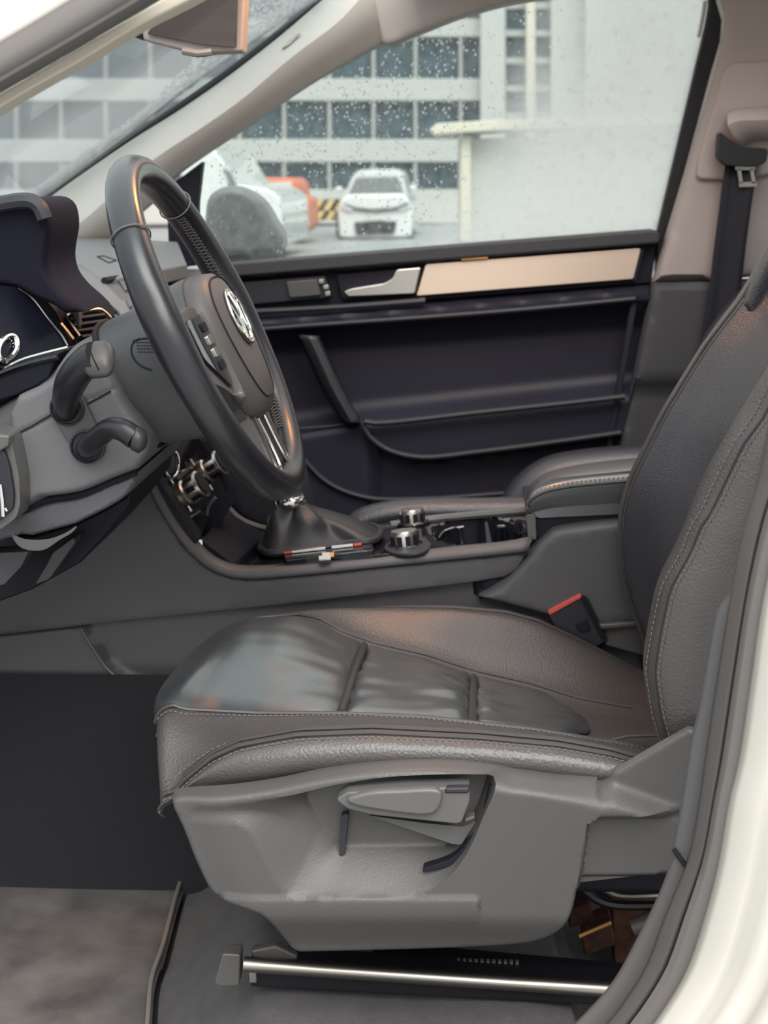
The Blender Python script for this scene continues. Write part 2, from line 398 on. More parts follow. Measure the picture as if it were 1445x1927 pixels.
# far windscreen pillar: three edges lofted, then the headliner rail above the door
E1 = cr([(70, 392), (85, 378), (250, 262), (330, 212), (420, 150), (520, 73), (600, 5), (640, -30)], 30)
E2 = cr([(100, 452), (150, 420), (281, 306), (380, 240), (451, 190), (552, 105), (640, 38), (700, -30)], 30)
E3 = cr([(180, 470), (300, 372), (321, 343), (376, 301), (451, 251), (502, 216), (602, 150), (722, 84)], 30)
p1_ = S('trim_1', 'pale grey trim on the far windscreen pillar', (-.5, 1.08, 1.4))
rows = []
for w in (0, .06, .35, .65, 1, 1.3, 1.6, 1.9, 2.0):
    Y = 1.115-.06*math.sin(math.pi*min(1, max(0, w/2)))
    q = E1*(1-w)+E2*w if w <= 1 else E2*(2-w)+E3*(w-1)
    rows.append([at(x, y, Y) for x, y in q])
sheet('pillar_trim', rows, beige, p1_, solid=.012)
tube('glass_edge_seal', [at(x, y-3, 1.125) for x, y in E1], .010, rubber_k, p1_, 8)
bd = rnd([(528, 92), (552, 66), (566, 60), (545, 84)], 5)
prism('airbag_mark', bd, 1.066, .008, beige, p1_, .001)
rail_o = cr([(627, -8), (690, 22), (722, 84), (780, 65), (870, 30), (940, 10), (1020, -8), (1100, -25), (1330, -60), (1500, -60)], 40)
relief('roof_rail', [(610, -30)]+[tuple(p) for p in cr([(627, -2), (680, 30), (722, 84), (780, 65), (870, 30), (1001, -2), (1340, -22)], 40)]+[(1500, -30), (1500, -140), (610, -140)], onY(1.105), 0, mat('headliner_rail', (.42, .40, .38), .8), p1_, step=14, edge=(10, .008), back=.05)

# far door: window first, then the trim panel and everything on it
door = S('door_1', 'black far side car door with a pale metal trim strip', (0, 1.15, .95))
def dh(x, y):
    h = np.zeros_like(x)
    sill = lambda u: np.interp(u, [420, 1240], [510, 440])
    d = y-sill(x)
    h += .035*(1-sstep((d-12)/22))                                  # window sill pad stands proud
    h -= .020*sstep((d-14)/10)*(1-sstep((d-85)/16))                 # dark channel for the handle and trim strip
    arm = np.interp(x, [440, 800, 1190], [606, 584, 552])
    h += .045*sstep((y-(arm-18))/12)*(1-sstep((y-(arm+6))/30))      # arm rest ridge
    low = np.interp(x, [560, 690, 1170], [815, 793, 742])
    h -= .02*sstep((y-arm-30)/40)*(1-sstep((y-(low-40))/40))
    h += .03*sstep((y-(low-22))/30)                                  # pocket flap
    pk = np.array(cr([(690, 796), (712, 828), (760, 852), (830, 856), (1000, 836), (1190, 810)], 30))
    below = np.interp(x, pk[:, 0], pk[:, 1], left=-1e3)
    h -= .03*sstep((y-below)/10)*sstep((x-688)/40)
    return h
relief('door_card', [(290, 512), (430, 506), (830, 474), (1238, 438), (1232, 500), (1212, 620), (1172, 850), (1150, 1010), (290, 1010)], onY(1.145), dh, doorskin, door, step=7, back=.05)
prism('sill_pad', rnd([(410, 497), (830, 463), (1232, 432), (1243, 440), (1240, 458), (830, 490), (410, 524)], 7), 1.105, .06, mat('sill_skin', (.045, .045, .05), .5, bump=('noise', 700, .2, .0005)), door, .008, seg=3)
prism('trim_channel', [(440, 527), (640, 512), (1234, 462), (1226, 532), (800, 565), (640, 576), (470, 586)], 1.14, .02, plastic_k, door, .002)
prism('metal_trim_strip', rnd([(801, 497), (1206, 467), (1192, 525), (783, 557)], 5), 1.118, .02, alu, door, .004, label='brushed metal strip with warm reflected light in its colour')
prism('strip_end_cap', rnd([(1206, 467), (1212, 470), (1198, 530), (1190, 528)], 2), 1.119, .02, plastic_k, door, .001)
prism('red_reflector', rnd([(868, 485), (918, 482), (918, 487), (868, 490)], 1), 1.11, .004, amber, door, .0005)
hz = prism('handle_recess', rnd([(632, 517), (795, 502), (780, 555), (644, 566)], 8), 1.125, .02, plastic_k, door, .003)
prism('door_handle', rnd([(646, 549), (660, 543), (722, 533), (738, 524), (746, 507), (792, 503), (781, 553), (700, 557), (654, 559)], 5), 1.108, .018, satin, door, .005, label='satin metal inner door handle')
prism('switch_panel', rnd([(455, 531), (612, 519), (624, 561), (470, 574)], 6), 1.122, .02, plastic_d, door, .003)
prism('window_switch', rnd([(538, 530), (596, 525), (604, 556), (545, 561)], 4), 1.112, .012, plastic, door, .003)
for i, (x, y) in enumerate([(604, 530), (613, 541), (616, 553)]):
    prism('lock_button', rnd([(x-5, y-4), (x+5, y-5), (x+6, y+3), (x-4, y+4)], 2), 1.112, .01, satin, door, .001)
tube('lower_channel_bead', [at(x, y, 1.10) for x, y in cr([(455, 622), (600, 611), (800, 597), (1000, 581), (1195, 562)], 24)], .005, plastic_d, door, 8)
tube('channel_bead', [at(x, y, 1.105) for x, y in cr([(470, 587), (640, 578), (800, 566)], 16)], .006, plastic_d, door, 8)
# pull handle strap, pocket lip, speaker rim
sheet('pull_strap', [[at(x+dx*(1-.12*i/20), y, Y) for dx, Y in ((-22, 1.13), (-14, 1.085), (0, 1.072), (14, 1.085), (22, 1.13))] for i, (x, y) in enumerate(cr([(580, 632), (598, 670), (628, 735), (662, 795)], 21))], mat('strap_plastic', (.05, .05, .056), .5), door, solid=.004)
tube('pocket_lip', [at(x, y, 1.095) for x, y in cr([(686, 793), (704, 796), (900, 776), (1080, 757), (1176, 746)], 26)], .0065, plastic_d, door, 8)
tube('pocket_edge', [at(x, y, 1.10) for x, y in cr([(678, 790), (694, 820), (730, 846), (790, 860), (900, 850), (1040, 832), (1168, 814)], 30)], .006, plastic_d, door, 8)
tube('seam_bead', [at(x, y, 1.12) for x, y in cr([(560, 806), (620, 802), (684, 794)], 10)], .002, plastic_d, door, 6)
tube('speaker_rim', [at(x, y, 1.11) for x, y in cr([(540, 815), (575, 868), (620, 910), (690, 936), (800, 938), (950, 928)], 30)], .005, plastic_d, door, 8)
prism('rear_edge_bead', rnd([(1188, 566), (1200, 565), (1150, 850), (1140, 850)], 3), 1.11, .02, doorskin, door, .004)
prism('sail_panel', [(312, 352), (345, 330), (381, 303), (372, 380), (370, 500), (318, 505)], 1.13, .03, plastic_k, door, .004)
# wing mirror outside the pane
wm = prism('wing_mirror', cr([(384, 400), (392, 368), (420, 351), (452, 353), (490, 377), (517, 420), (531, 446), (524, 478), (440, 484), (390, 470)], 40, True), 1.36, .10, greyhouse, door, .02, seg=4, label='grey door mirror housing outside the pane')
prism('mirror_foot', [(400, 476), (526, 470), (520, 500), (410, 505)], 1.30, .12, plastic_k, wm, .01)
win = S('window_1', 'rain spotted, half fogged far door window', (.4, 1.19, 1.35))
q = [(318, 520), (318, 335), (560, 150), (840, 10), (1100, -70), (1365, -70), (1262, 480)]
prism('pane', q, 1.185, .004, pane_mat, win, 0)
prism('frame_post', [(1334, -60), (1335, 10), (1329, 45), (1237, 437), (1232, 560), (1250, 540), (1262, 440), (1345, 130), (1364, 70), (1366, 40), (1352, 0), (1352, -60)], 1.165, .03, rubber_k, win, .003)
tube('bright_edge', [at(x, y, 1.183) for x, y in cr([(1326, 2), (1322, 30), (1314, 70)], 10)], .004, carwhite, win, 6)
# rain on the pane: flattened beads, densest low and forward of the fog
def beads(name, n, pick, parent):
    ico = bmesh.new(); bmesh.ops.create_icosphere(ico, subdivisions=1, radius=1); iv = np.array([v.co[:] for v in ico.verts]); fi = [[v.index for v in f.verts] for f in ico.faces]; ico.free()
    V = []; F = []; o = 0
    for _ in range(n):
        c, ax, r = pick()
        if c is None: continue
        ax = np.asarray(ax); v = iv*r*np.array([1, 1, 1.15]); v = v-np.outer(v @ ax, ax)*.55
        V.append(v+c); F += [[a+o for a in f] for f in fi]; o += len(iv)
    return link(name, np.vstack(V), F, drop_mat, parent, kind='stuff')
Wp = np.array([(385, 482), (385, 300), (620, 150), (860, 30), (1320, 0), (1235, 432), (830, 462)], float)
def pick_door():
    x, y = random.uniform(385, 1320), random.uniform(0, 485)
    if not inside(Wp, np.array([x]), np.array([y]))[0]: return None, 0, 0
    if x > 880 and random.random() < .75: return None, 0, 0
    if x < 880 and y > 335 and random.random() < .5: return None, 0, 0
    return at(x, y, 1.190), (0, 1, 0), random.choice((.0008, .0011, .0014, .0018, .0024))
beads('rain_drops', 5000, pick_door, win)

# windscreen
ws = S('window_2', 'wet windscreen seen from inside, wiped haze across it', (-.6, .3, 1.45))
wa, wb = at(70, 385, 1.12), at(615, -8, 1.12); wdir = (wb-wa)/np.linalg.norm(wb-wa); wn = np.cross(wdir, (0, 1, 0)); wn /= np.linalg.norm(wn)
wa2, wb2 = wa-wdir*.25, wb+wdir*.06
prism3('glass', [wa2+(0, .01, 0), wb2+(0, .01, 0), wb2+(0, -1.52, 0), wa2+(0, -1.52, 0)], wn*.005, screen_mat, ws, 0)
def pick_ws():
    t = random.random(); p = wa+(wb-wa)*t
    w = random.random()**2.0*(.10+.55*max(0, t-.45))
    return p+np.array((0, -.02-w, 0))+wn*.007, wn, random.choice((.0016, .0022, .003, .004))
beads('rain_drops', 3200, pick_ws, ws)

# far centre pillar
p2_ = S('trim_2', 'taupe far centre pillar with a belt guide plate', (.5, 1.1, 1.2))
prism('edge_strip', [(1352, -60), (1352, 0), (1362, 35), (1359, 75), (1340, 140), (1228, 560), (1242, 548), (1262, 515), (1352, 130), (1372, 70), (1374, 40), (1362, -5), (1362, -60)], 1.135, .03, beige, p2_, .003)
relief('pillar_cover', [(1366, -60), (1371, 40), (1366, 75), (1352, 132), (1232, 532), (1340, 530), (1420, 522), (1560, 520), (1560, -60)], onY(1.09), 0, beige_d, p2_, step=18, edge=(12, .02), back=.05)
gp = rnd([(1362, 138), (1378, 117), (1560, 108), (1560, 300), (1400, 341), (1310, 338), (1314, 300)], 14, 6)
prism('belt_guide_plate', gp, 1.078, .02, mat('pillar_plate', (.43, .37, .35), .7), p2_, .007, seg=3)
sheet('ring_cover', [[at(x+dx, y+dy, Y) for x, y in cr([(1372, 214), (1388, 206), (1420, 204), (1560, 200)], 14)] for dx, dy, Y in ((-2, -2, 1.075), (-4, 4, 1.04), (-3, 22, 1.02), (8, 42, 1.03), (26, 58, 1.06), (30, 62, 1.08))], mat('ring_cover_plastic', (.47, .41, .38), .6), p2_)
relief('lower_cover', [(1231, 533), (1340, 531), (1560, 521), (1560, 1000), (1150, 1000), (1166, 855)], onY(1.088), lambda x, y: -.02*sstep((y-715)/20), mat('pillar_lower', (.060, .060, .068), .6, bump=('noise', 500, .15, .0006)), p2_, step=18, edge=(8, .012), back=.05)

belt = thing('seat_belt', 'black passenger seat belt hanging from the taupe centre pillar', 'seat belt', at(1370, 560, 1.05))
prism('belt_ring', rnd([(1354, 246), (1372, 262), (1402, 277), (1446, 279), (1442, 306), (1425, 314), (1366, 312), (1351, 296)], 8), 1.03, .035, rubber_k, belt, .006, seg=3)
sheet('strap', [[at(a+(b-a)*u, y+2*math.sin(u*6), 1.052+.006*math.sin(u*5)) for u in np.linspace(0, 1, 6)] for a, b, y in ((1366, 1424, 308), (1360, 1420, 345), (1353, 1412, 400), (1345, 1404, 460), (1337, 1396, 530), (1322, 1385, 620), (1300, 1370, 740))], webbing, belt, solid=.002)
tq = rnd([(1383, 314), (1420, 314), (1423, 348), (1392, 351)], 3); hole = rnd([(1394, 322), (1410, 321), (1412, 341), (1397, 343)], 2)
V, F = join(*[prism_vf(pl(rnd(p, 1), 1.043), (0, .004, 0)) for p in ([(1383, 312), (1422, 312), (1421, 320), (1384, 320)], [(1390, 343), (1424, 342), (1424, 351), (1391, 352)], [(1387, 318), (1394, 318), (1398, 345), (1391, 345)], [(1411, 318), (1418, 318), (1422, 345), (1415, 345)])])
link('buckle_tongue', V, F, steel, belt, label='steel latch tongue')

# near body opening
nb = S('wall_left', 'white near side door opening with grey rubber seals', (.3, -.5, .9))
TL = [(1520, 300), (1480, 600), (1447, 790), (1427, 880), (1417, 935), (1391, 1038), (1370, 1121), (1352, 1140), (1329, 1246), (1312, 1343), (1300, 1390), (1283, 1500), (1266, 1592)]
TS = [(1560, 300), (1500, 600), (1458, 790), (1437, 900), (1405, 1004), (1374, 1177), (1357, 1280), (1336, 1419), (1319, 1538), (1308, 1594), (1296, 1635), (1256, 1732), (1222, 1822), (1184, 1884), (1166, 1909), (1090, 1990), (950, 2100)]
SW = [(1640, 300), (1560, 600), (1500, 900), (1445, 1125), (1422, 1280), (1398, 1436), (1381, 1504), (1360, 1625), (1339, 1711), (1298, 1832), (1239, 1927), (1185, 2000), (1060, 2120)]
i_ = 11
pil_m = mat('near_pillar_plastic', (.105, .102, .106), .55, bump=('noise', 700, .12, .0005))
def trim_strip(name, L, R, n, m, **k):
    L, R = cr(L, n), cr(R, n)
    return sheet(name, [[at(*(L[i]*(1-w)+R[i]*w), Y) for w, Y in ((0, -.405), (.0, -.424), (.06, -.4295), (.16, -.432), (.5, -.434), (1.0, -.435))] for i in range(n)], m, nb, sharp=80, **k)
trim_strip('pillar_trim', TL, TS[:10]+[(1302, 1616)], 60, pil_m, label='smooth grey inner pillar trim')
trim_strip('sill_trim', [(1270, 1601), (1240, 1680), (1200, 1762), (1150, 1850), (1080, 1927), (950, 2050)], [(1297, 1640), (1256, 1732), (1222, 1822), (1184, 1884), (1166, 1909), (1090, 1990), (950, 2100)], 40, mat('sill_plastic', (.10, .093, .092), .6, bump=('noise', 700, .12, .0005)))
tube('trim_joint', [at(1267, 1597, -.432), at(1282, 1618, -.436), at(1299, 1640, -.438)], .0022, seam_k, nb, 6)
A, B = cr(TS, 60), cr(SW, 60); ws_ = np.linspace(0, 1, 13)
prof = lambda w: .030*math.sin(math.pi*min(1, w*1.25))**.7*(1 if w < .8 else 1) if w < .8 else .004
G = [[at(*(A[i]*(1-w)+B[i]*w), -.434-(.026*math.sin(math.pi*w)**.8+.010*math.exp(-((w-.22)/.07)**2)-.008*math.exp(-((w-.40)/.06)**2))-.03*w) for w in ws_] for i in range(60)]
sheet('door_seal', G, rubber, nb, solid=.004)
ext = np.array([(B[i][0]*(1-w)+(B[i][0]+520)*w, B[i][1]+w*180*(i > 40)*(i-40)/20) for i in range(60) for w in np.linspace(0, 1, 26)]).reshape(60, 26, 2)
def bodyY(w, i):
    y = -.475-.02*math.sin(min(1, w*7)*math.pi/2)-.16*w
    k = max(0, (i-34)/25)
    return y-.05*k*(sstep((w-.16)/.05)+sstep((w-.30)/.05))
sheet('body_panel', [[at(*ext[i, j], bodyY(w, i)) for j, w in enumerate(np.linspace(0, 1, 26))] for i in range(60)], paint, nb, solid=.006, sharp=60, label='glossy white body panel')
# white outer flank below and behind, so the shell closes
box('rear_door_outer', (.42, -.58, .25), (1.9, -.50, 1.12), paint, nb, bevel=.02)
box('roof_rail_outer', (.22, -.56, 1.58), (1.9, -.44, 1.70), paint, nb, bevel=.02)
# near windscreen pillar, top left
prism('pillar_outer', [(-260, 235), (0, 85), (60, 50), (145, -2), (240, -60), (-260, -60)], -.50, .03, paint, nb, .006)
gA, gB = cr([(-260, 238), (0, 87), (60, 52), (147, -1), (260, -70)], 24), cr([(-260, 330), (0, 176), (100, 118), (200, 60), (303, -1), (420, -70)], 24)
sheet('pillar_seal', [[at(*(gA[i]*(1-w)+gB[i]*w), -.49-.022*math.sin(math.pi*min(1, w*1.15))**.7-.006*math.exp(-((w-.75)/.08)**2)) for w in np.linspace(0, 1, 14)] for i in range(24)], rubber, nb, solid=.004)
gC = cr([(-260, 362), (0, 202), (75, 158), (150, 116), (250, 55), (362, -2), (480, -70)], 24)
prism('inner_pillar_trim', [tuple(p) for p in gB]+[tuple(p) for p in gC[::-1]], -.476, .03, mat('cream_trim', (.66, .60, .50), .6), nb, .002)
for nm, lo, hi in (('wall_front', (-1.35, -.42, .2), (-1.28, 1.15, .93)), ('wall_rear', (1.86, -.45, .2), (1.92, 1.15, 1.15)), ('wall_right', (.55, 1.13, .2), (1.9, 1.18, 1.15))):
    tag(box(nm, lo, hi, plastic_d, None, 0), 'dark lining closing the cabin', kind='structure')

# ================================================================== OUTSIDE
g = tag(box('ground', (-60, 1.6, -.23), (60, 95, -.13), asphalt, None, 0), 'wet grey car park surface', kind='structure')
tag(box('ground_near', (-60, -40, -.23), (60, 1.6, -.13), asphalt, None, 0), 'wet ground around the car', kind='structure')
bon = thing('bonnet', 'white car bonnet beyond the wet windscreen', 'bonnet', (-1.7, .35, 1.0))
sheet('bonnet_skin', [[(x, y, 1.10-.06*((x+.95)/-1.1)**2*1.0-.10*((y-.35)/.8)**2) for y in np.linspace(-.5, 1.2, 14)] for x in np.linspace(-1.2, -2.3, 10)], paint, bon, solid=.02)

fo, fn = at(740, 170, 44), np.array([math.sin(math.radians(-4)), -math.cos(math.radians(4)), 0])
F_ = lambda x, y: atp(x, y, fo, fn)
ofc = thing('office_building', 'glass office block with pale bands across the car park', 'building', F_(600, 340))
def fpl(name, poly, d, m, out=0.0, bevel=0): return prism3(name, [F_(*p)+fn*out for p in poly], -fn*d, m, ofc, bevel)
fpl('core', [(-700, -900), (910, -900), (910, 420), (-700, 420)], 3, facade, -.6)
xs = list(range(-389, 560, 84))+[535, 620, 703, 782, 867, 905]
xs = sorted(set([x for x in xs if x < 500]+[535, 620, 703, 782, 867, 907]))
bands = [(262, 305), (148, 190), (36, 70), (-74, -44), (-184, -154)]
yb = lambda x, y: y
for a, b in bands: fpl('spandrel_band', [(-500, a), (908, a), (908, b), (-500, b)], .6, facade, .10, .03)
for k, (a, b) in enumerate([(305, 356), (190, 262), (70, 148), (-44, 36), (-154, -74)]):
    for x0, x1 in zip(xs[:-1], xs[1:]):
        fpl('window_pane', [(x0+3, a), (x1-3, a), (x1-3, b), (x0+3, b)], .1, fwin, -.25+.06*random.random())
for x in xs: fpl('mullion', [(x-3, -184), (x+3, -184), (x+3, 356), (x-3, 356)], .5, mull, .06)
fpl('plinth', [(-500, 356), (908, 356), (908, 420), (-500, 420)], .5, concrete, .05)
for a, b, m, o in ((905, 952, facade, .5), (990, 1008, concrete_c, .4), (1036, 1100, facade, .3), (1100, 1166, facade, .9), (1166, 1500, facade, .1)):
    fpl('column', [(a, -900), (b, -900), (b, 420), (a, 420)], 3, m, o, .05)
for a, b in ((952, 990), (1008, 1036)):
    for y in range(-140, 330, 52):
        fpl('slot_window', [(a, y), (b, y), (b, y+40), (a, y+40)], .2, fwin, -.2)
        fpl('slot_sill', [(a, y+40), (b, y+40), (b, y+52), (a, y+52)], .2, facade, -.05)

cw = thing('concrete_wall', 'pale concrete wall with a cream ledge right of the office block', 'wall', at(1050, 455, 20))
prism('wall_face', [(862, 262), (1400, 240), (1400, 470), (862, 465)], 20, 1.0, concrete, cw, .02)
prism('ledge', [(808, 244), (822, 232), (950, 225), (1400, 210), (1400, 232), (950, 245), (862, 250), (815, 254)], 19.6, 1.6, concrete_c, cw, .02)
prism('wall_pillar', [(866, 256), (886, 256), (886, 456), (866, 456)], 19.8, .5, concrete_c, cw, .02)

# white car parked nose-on
suv = thing('parked_car', 'white car parked nose-on in front of the glass block', 'car', at(705, 449, 33))
def cpl(name, poly, Y, d, m, par, bev=.05, **k): return prism(name, poly, Y, d, m, par, bev, **k)
body = cpl('body', rnd([(638, 446), (634, 400), (640, 378), (652, 366), (758, 364), (770, 376), (777, 398), (775, 445), (762, 448), (650, 449)], 8), 33, 4.4, carwhite, suv, .15, seg=3)
cab = cpl('cabin', rnd([(646, 372), (664, 330), (676, 320), (746, 318), (756, 327), (768, 370)], 8), 34.3, 3.0, carwhite, suv, .12, seg=3)
cpl('windscreen', rnd([(655, 368), (670, 334), (748, 332), (760, 366)], 5), 34.1, .25, carglass, suv, .02)
cpl('bonnet_edge', [(645, 382), (668, 390), (705, 394), (745, 390), (768, 380), (768, 385), (745, 395), (705, 399), (668, 395)], 32.92, .15, cardark, suv, .01)
for pts in ([(641, 384), (665, 393), (662, 399), (642, 392)], [(771, 381), (748, 391), (751, 398), (772, 390)]): cpl('headlamp', rnd(pts, 2), 32.93, .2, lamp, suv, .02)
cpl('grille', rnd([(666, 418), (746, 416), (742, 440), (670, 442)], 5), 32.93, .15, cardark, suv, .02)
cpl('number_plate', [(690, 408), (722, 407), (722, 415), (690, 416)], 32.90, .08, palepanel, suv, .01)
for x in (636, 764): cpl('wheel', cr([(x-2, 432), (x+7, 424), (x+15, 432), (x+15, 446), (x+7, 453), (x-2, 446)], 18, True), 33.3, .3, cardark, suv, .03)
for pts in ([(630, 352), (642, 350), (644, 360), (632, 361)], [(770, 348), (782, 347), (785, 356), (773, 359)]): cpl('side_mirror', rnd(pts, 4), 34.0, .25, carwhite, suv, .04)
# orange pickup
tr = thing('orange_pickup', 'orange and pale pickup behind the far door mirror', 'truck', at(530, 446, 31))
cpl('cab_shell', rnd([(466, 340), (486, 334), (548, 334), (560, 344), (563, 372), (578, 376), (581, 430), (560, 444), (466, 444)], 6), 31, 2.2, orangep, tr, .08)
cpl('rear_window', rnd([(474, 344), (548, 342), (552, 372), (474, 374)], 4), 30.9, .2, palepanel, tr, .02)
cpl('side_panel', rnd([(470, 384), (540, 382), (542, 430), (470, 432)], 4), 30.85, .2, palepanel, tr, .02)
cpl('tail_lamp', rnd([(546, 380), (560, 380), (560, 392), (546, 392)], 3), 30.85, .2, carwhite, tr, .02)
for x in (485, 570): cpl('wheel', cr([(x-8, 434), (x, 427), (x+8, 434), (x+8, 443), (x, 450), (x-8, 443)], 18, True), 30.8, .3, cardark, tr, .03)
br = thing('striped_barrier', 'yellow and black striped barrier beside the parked white car', 'barrier', at(610, 446, 36))
cpl('board', [(570, 376), (640, 374), (640, 414), (570, 415)], 36, .1, bblack, br, .01)
for x in range(566, 636, 21): cpl('stripe', [(x, 396), (x+12, 376), (x+22, 376), (x+10, 396)], 35.9, .12, yellow, br, .005); cpl('stripe', [(x+4, 414), (x+14, 398), (x+24, 398), (x+14, 414)], 35.9, .12, yellow, br, .005)
for x in (576, 632): cpl('post', [(x, 412), (x+5, 412), (x+5, 446), (x, 446)], 36, .1, cardark, br, .01)
van = thing('white_van', 'white van half hidden behind the far door mirror', 'van', at(450, 470, 24))
cpl('van_body', rnd([(340, 478), (340, 270), (405, 282), (432, 322), (446, 348), (505, 356), (528, 372), (533, 462), (500, 476)], 8), 24, 4, carwhite, van, .12)
cpl('van_windscreen', rnd([(420, 312), (432, 324), (446, 350), (434, 352)], 3), 23.95, .3, carglass, van, .02)
cpl('van_wheel', cr([(490, 450), (505, 440), (520, 450), (520, 468), (505, 478), (490, 468)], 18, True), 23.9, .4, cardark, van, .04)
# ================================================================== DRIVER SEAT
seat = thing('driver_seat', 'black leather driver seat with grey side panel and recline lever beside the open door', 'car seat', (0, 0, .42))
def line3(pts, Y=None): return np.array([at(p[0], p[1], p[2] if len(p) > 2 else Y) for p in pts])
c0 = line3([(305, 1484), (330, 1500), (430, 1498), (560, 1476), (700, 1460), (850, 1455), (1000, 1468), (1100, 1482), (1160, 1476), (1250, 1450)], -.268)
c2 = line3([(318, 1492), (332, 1488), (345, 1470), (400, 1425), (450, 1403), (560, 1383), (700, 1378), (900, 1388), (1050, 1402), (1150, 1420), (1260, 1452)], -.262)
c3 = line3([(325, 1327, -.18), (345, 1336, -.18), (480, 1343, -.17), (650, 1344, -.165), (800, 1351, -.16), (890, 1361, -.16), (1000, 1373, -.155), (1130, 1394, -.15), (1200, 1405, -.15), (1270, 1420, -.15)])
c5 = line3([(490, 1164, .14), (560, 1158, .16), (600, 1167, .17), (640, 1190, .165), (700, 1212, .16), (800, 1235, .155), (890, 1265, .15), (1000, 1290, .145), (1090, 1318, .135), (1250, 1345, .13)])
c6 = line3([(600, 1156, .215), (680, 1146, .235), (760, 1141, .24), (850, 1143, .24), (950, 1153, .24), (1010, 1169, .24), (1080, 1201, .24), (1150, 1236, .24), (1215, 1269, .24), (1290, 1300, .24)])
def fn_(c): 
    o = np.argsort(c[:, 0]); return lambda X: (np.interp(X, c[o, 0], c[o, 1]), np.interp(X, c[o, 0], c[o, 2]))
f0, f2, f3, f5, f6 = map(fn_, (c0, c2, c3, c5, c6))
f0r = f0
def f0(X): a, b = f0r(X), f2(X); return a[0]+.004, min(a[1], b[1]-.012)
def f1(X): a, b = f0(X), f2(X); k = float(sstep((X+.31)/.12)); return -.268-.016*k, a[1]*.45+b[1]*.55
def f4(X):
    a, b = f3(X), f5(X); return 0.0, (a[1]+b[1])/2+.012*math.exp(-((X+.27)/.09)**2)-.006*sstep((X+.05)/.1)
def f7(X): return .258, f6(X)[1]-.07
CF = [f0, f1, f2, f3, f4, f5, f6, f7]
XF = [-.316, -.320, -.318, -.338, -.366, -.345, -.275, -.245]
NR = [.012, .014, .014, .022, .075, .075, .060, .05]
XR = .245
def colpos(c, s):
    Xf, r = XF[c], NR[c]; Yr, zr = CF[c](Xf+r)
    if s < .15: zb = zr-r-.003 if c < 3 else .665; return np.array([Xf+(.045 if c > 2 else .004)*(1-s/.15)**1.6, Yr, zb+(zr-r-zb)*s/.15])
    if s < .30:
        th = (s-.15)/.15*math.pi/2; return np.array([Xf+r*(1-math.cos(th)), Yr, zr-r*(1-math.sin(th))])
    X = Xf+r+(XR-Xf-r)*(s-.3)/.7; Y, z = CF[c](X); return np.array([X, Y, z])
def s_of(c, X): return .3+.7*(X-XF[c]-NR[c])/(XR-XF[c]-NR[c])
def crx(p0, p1, p2, p3, t):
    return .5*((2*p1)+(-p0+p2)*t+(2*p0-5*p1+4*p2-p3)*t*t+(-p0+3*p1-3*p2+p3)*t**3)
def sp(u, s):
    i = min(6, int(u)); t = u-i; ss = s if not callable(s) else None
    g = lambda c: colpos(min(7, max(0, c)), s(min(7, max(0, c))) if callable(s) else s)
    return crx(g(i-1), g(i), g(i+1), g(i+2), t)
us = np.concatenate([np.linspace(0, 2, 9), np.linspace(2, 3, 8)[1:], np.linspace(3, 5, 16)[1:], np.linspace(5, 7, 16)[1:]])
ss_ = np.concatenate([np.linspace(0, .15, 4), np.linspace(.15, .3, 10)[1:], np.linspace(.3, 1, 56)[1:]])
def dip(u): return -.006*float(sstep((u-3.0)/.12))*float(sstep((5.0-u)/.12))
def smooth_rows(G, k=2):
    for _ in range(k):
        G[1:-1] = (G[:-2]+2*G[1:-1]+G[2:])/4
    return G
G = np.array([[sp(u, s)+np.array([0, 0, dip(u)]) for u in us] for s in ss_]); G = smooth_rows(G, 3)
cush = sheet('cushion', G, leather, seat, sharp=75)
def insert_panel(xa, xb, nv, nose=False, pucker=(0, 0)):
    R = []
    for j in range(nv):
        v = j/(nv-1)
        row = []
        for k in range(37):
            w = k/36; u = 3.0+2.0*w
            def sv(c):
                sb = s_of(c, xb - (.05*abs(2*w-1)**3 if xb > .1 else 0)); sa = .11 if nose else s_of(c, xa); return sa+(sb-sa)*v
            p = sp(min(4.999, u), sv)
            e = .0075*(1-max(abs(2*w-1)**10, abs(2*v-1)**(14 if nose else 9)))-.003
            # soft gathers running into the welts
            gth = pucker[0]*math.exp(-((1-v)/.38)**2)+pucker[1]*math.exp(-(v/.3)**2)
            e += gth*(math.sin(w*29+4*v)+.6*math.sin(w*47+2-7*v))*math.sin(math.pi*w)**.5
            e += .0016*math.sin(7*v+5*w)*math.sin(math.pi*w)
            row.append(p+np.array([-(e*.8 if nose and v < .3 else 0)*1.0, 0, e]))
        R.append(row)
    return sheet('insert_panel', R, leather_s, seat, sharp=80)
insert_panel(None, -.149, 46, True, (.0007, 0))
insert_panel(-.141, -.010, 30, False, (.0026, .0012))
insert_panel(-.002, .128, 30, False, (.0012, .0022))
for X in (-.145, -.006):
    tube('welt', [sp(u, lambda c: s_of(c, X))+np.array([0, 0, -.001]) for u in np.linspace(3.06, 4.9, 24)], .0048, welt, seat, 8)
pip = np.array([sp(3.0, s) for s in np.linspace(.16, .99, 80)]); pip[:, 2] += .001
tube('piping', pip, .0022, welt, seat, 6)
stitches('stitching', np.array([sp(2.93, s) for s in np.linspace(.2, .97, 80)])+np.array([0, 0, .0012]), thread, seat)
tube('piping', np.array([sp(5.03, s) for s in np.linspace(.12, .93, 70)])+np.array([0, 0, .001]), .002, welt, seat, 6)
fr = np.array([sp(u, .115) for u in np.linspace(3.06, 4.95, 40)])+np.array([-.003, 0, 0]); tube('piping', fr, .0026, thread, seat, 6)
pp = np.array([sp(2.0, s) for s in np.linspace(.235, .95, 90)])
tube('side_piping', pp+np.array([0, -.002, .001]), .0030, welt, seat, 8)
tube('side_piping', pp+np.array([0, .007, .003]), .0026, welt, seat, 8)
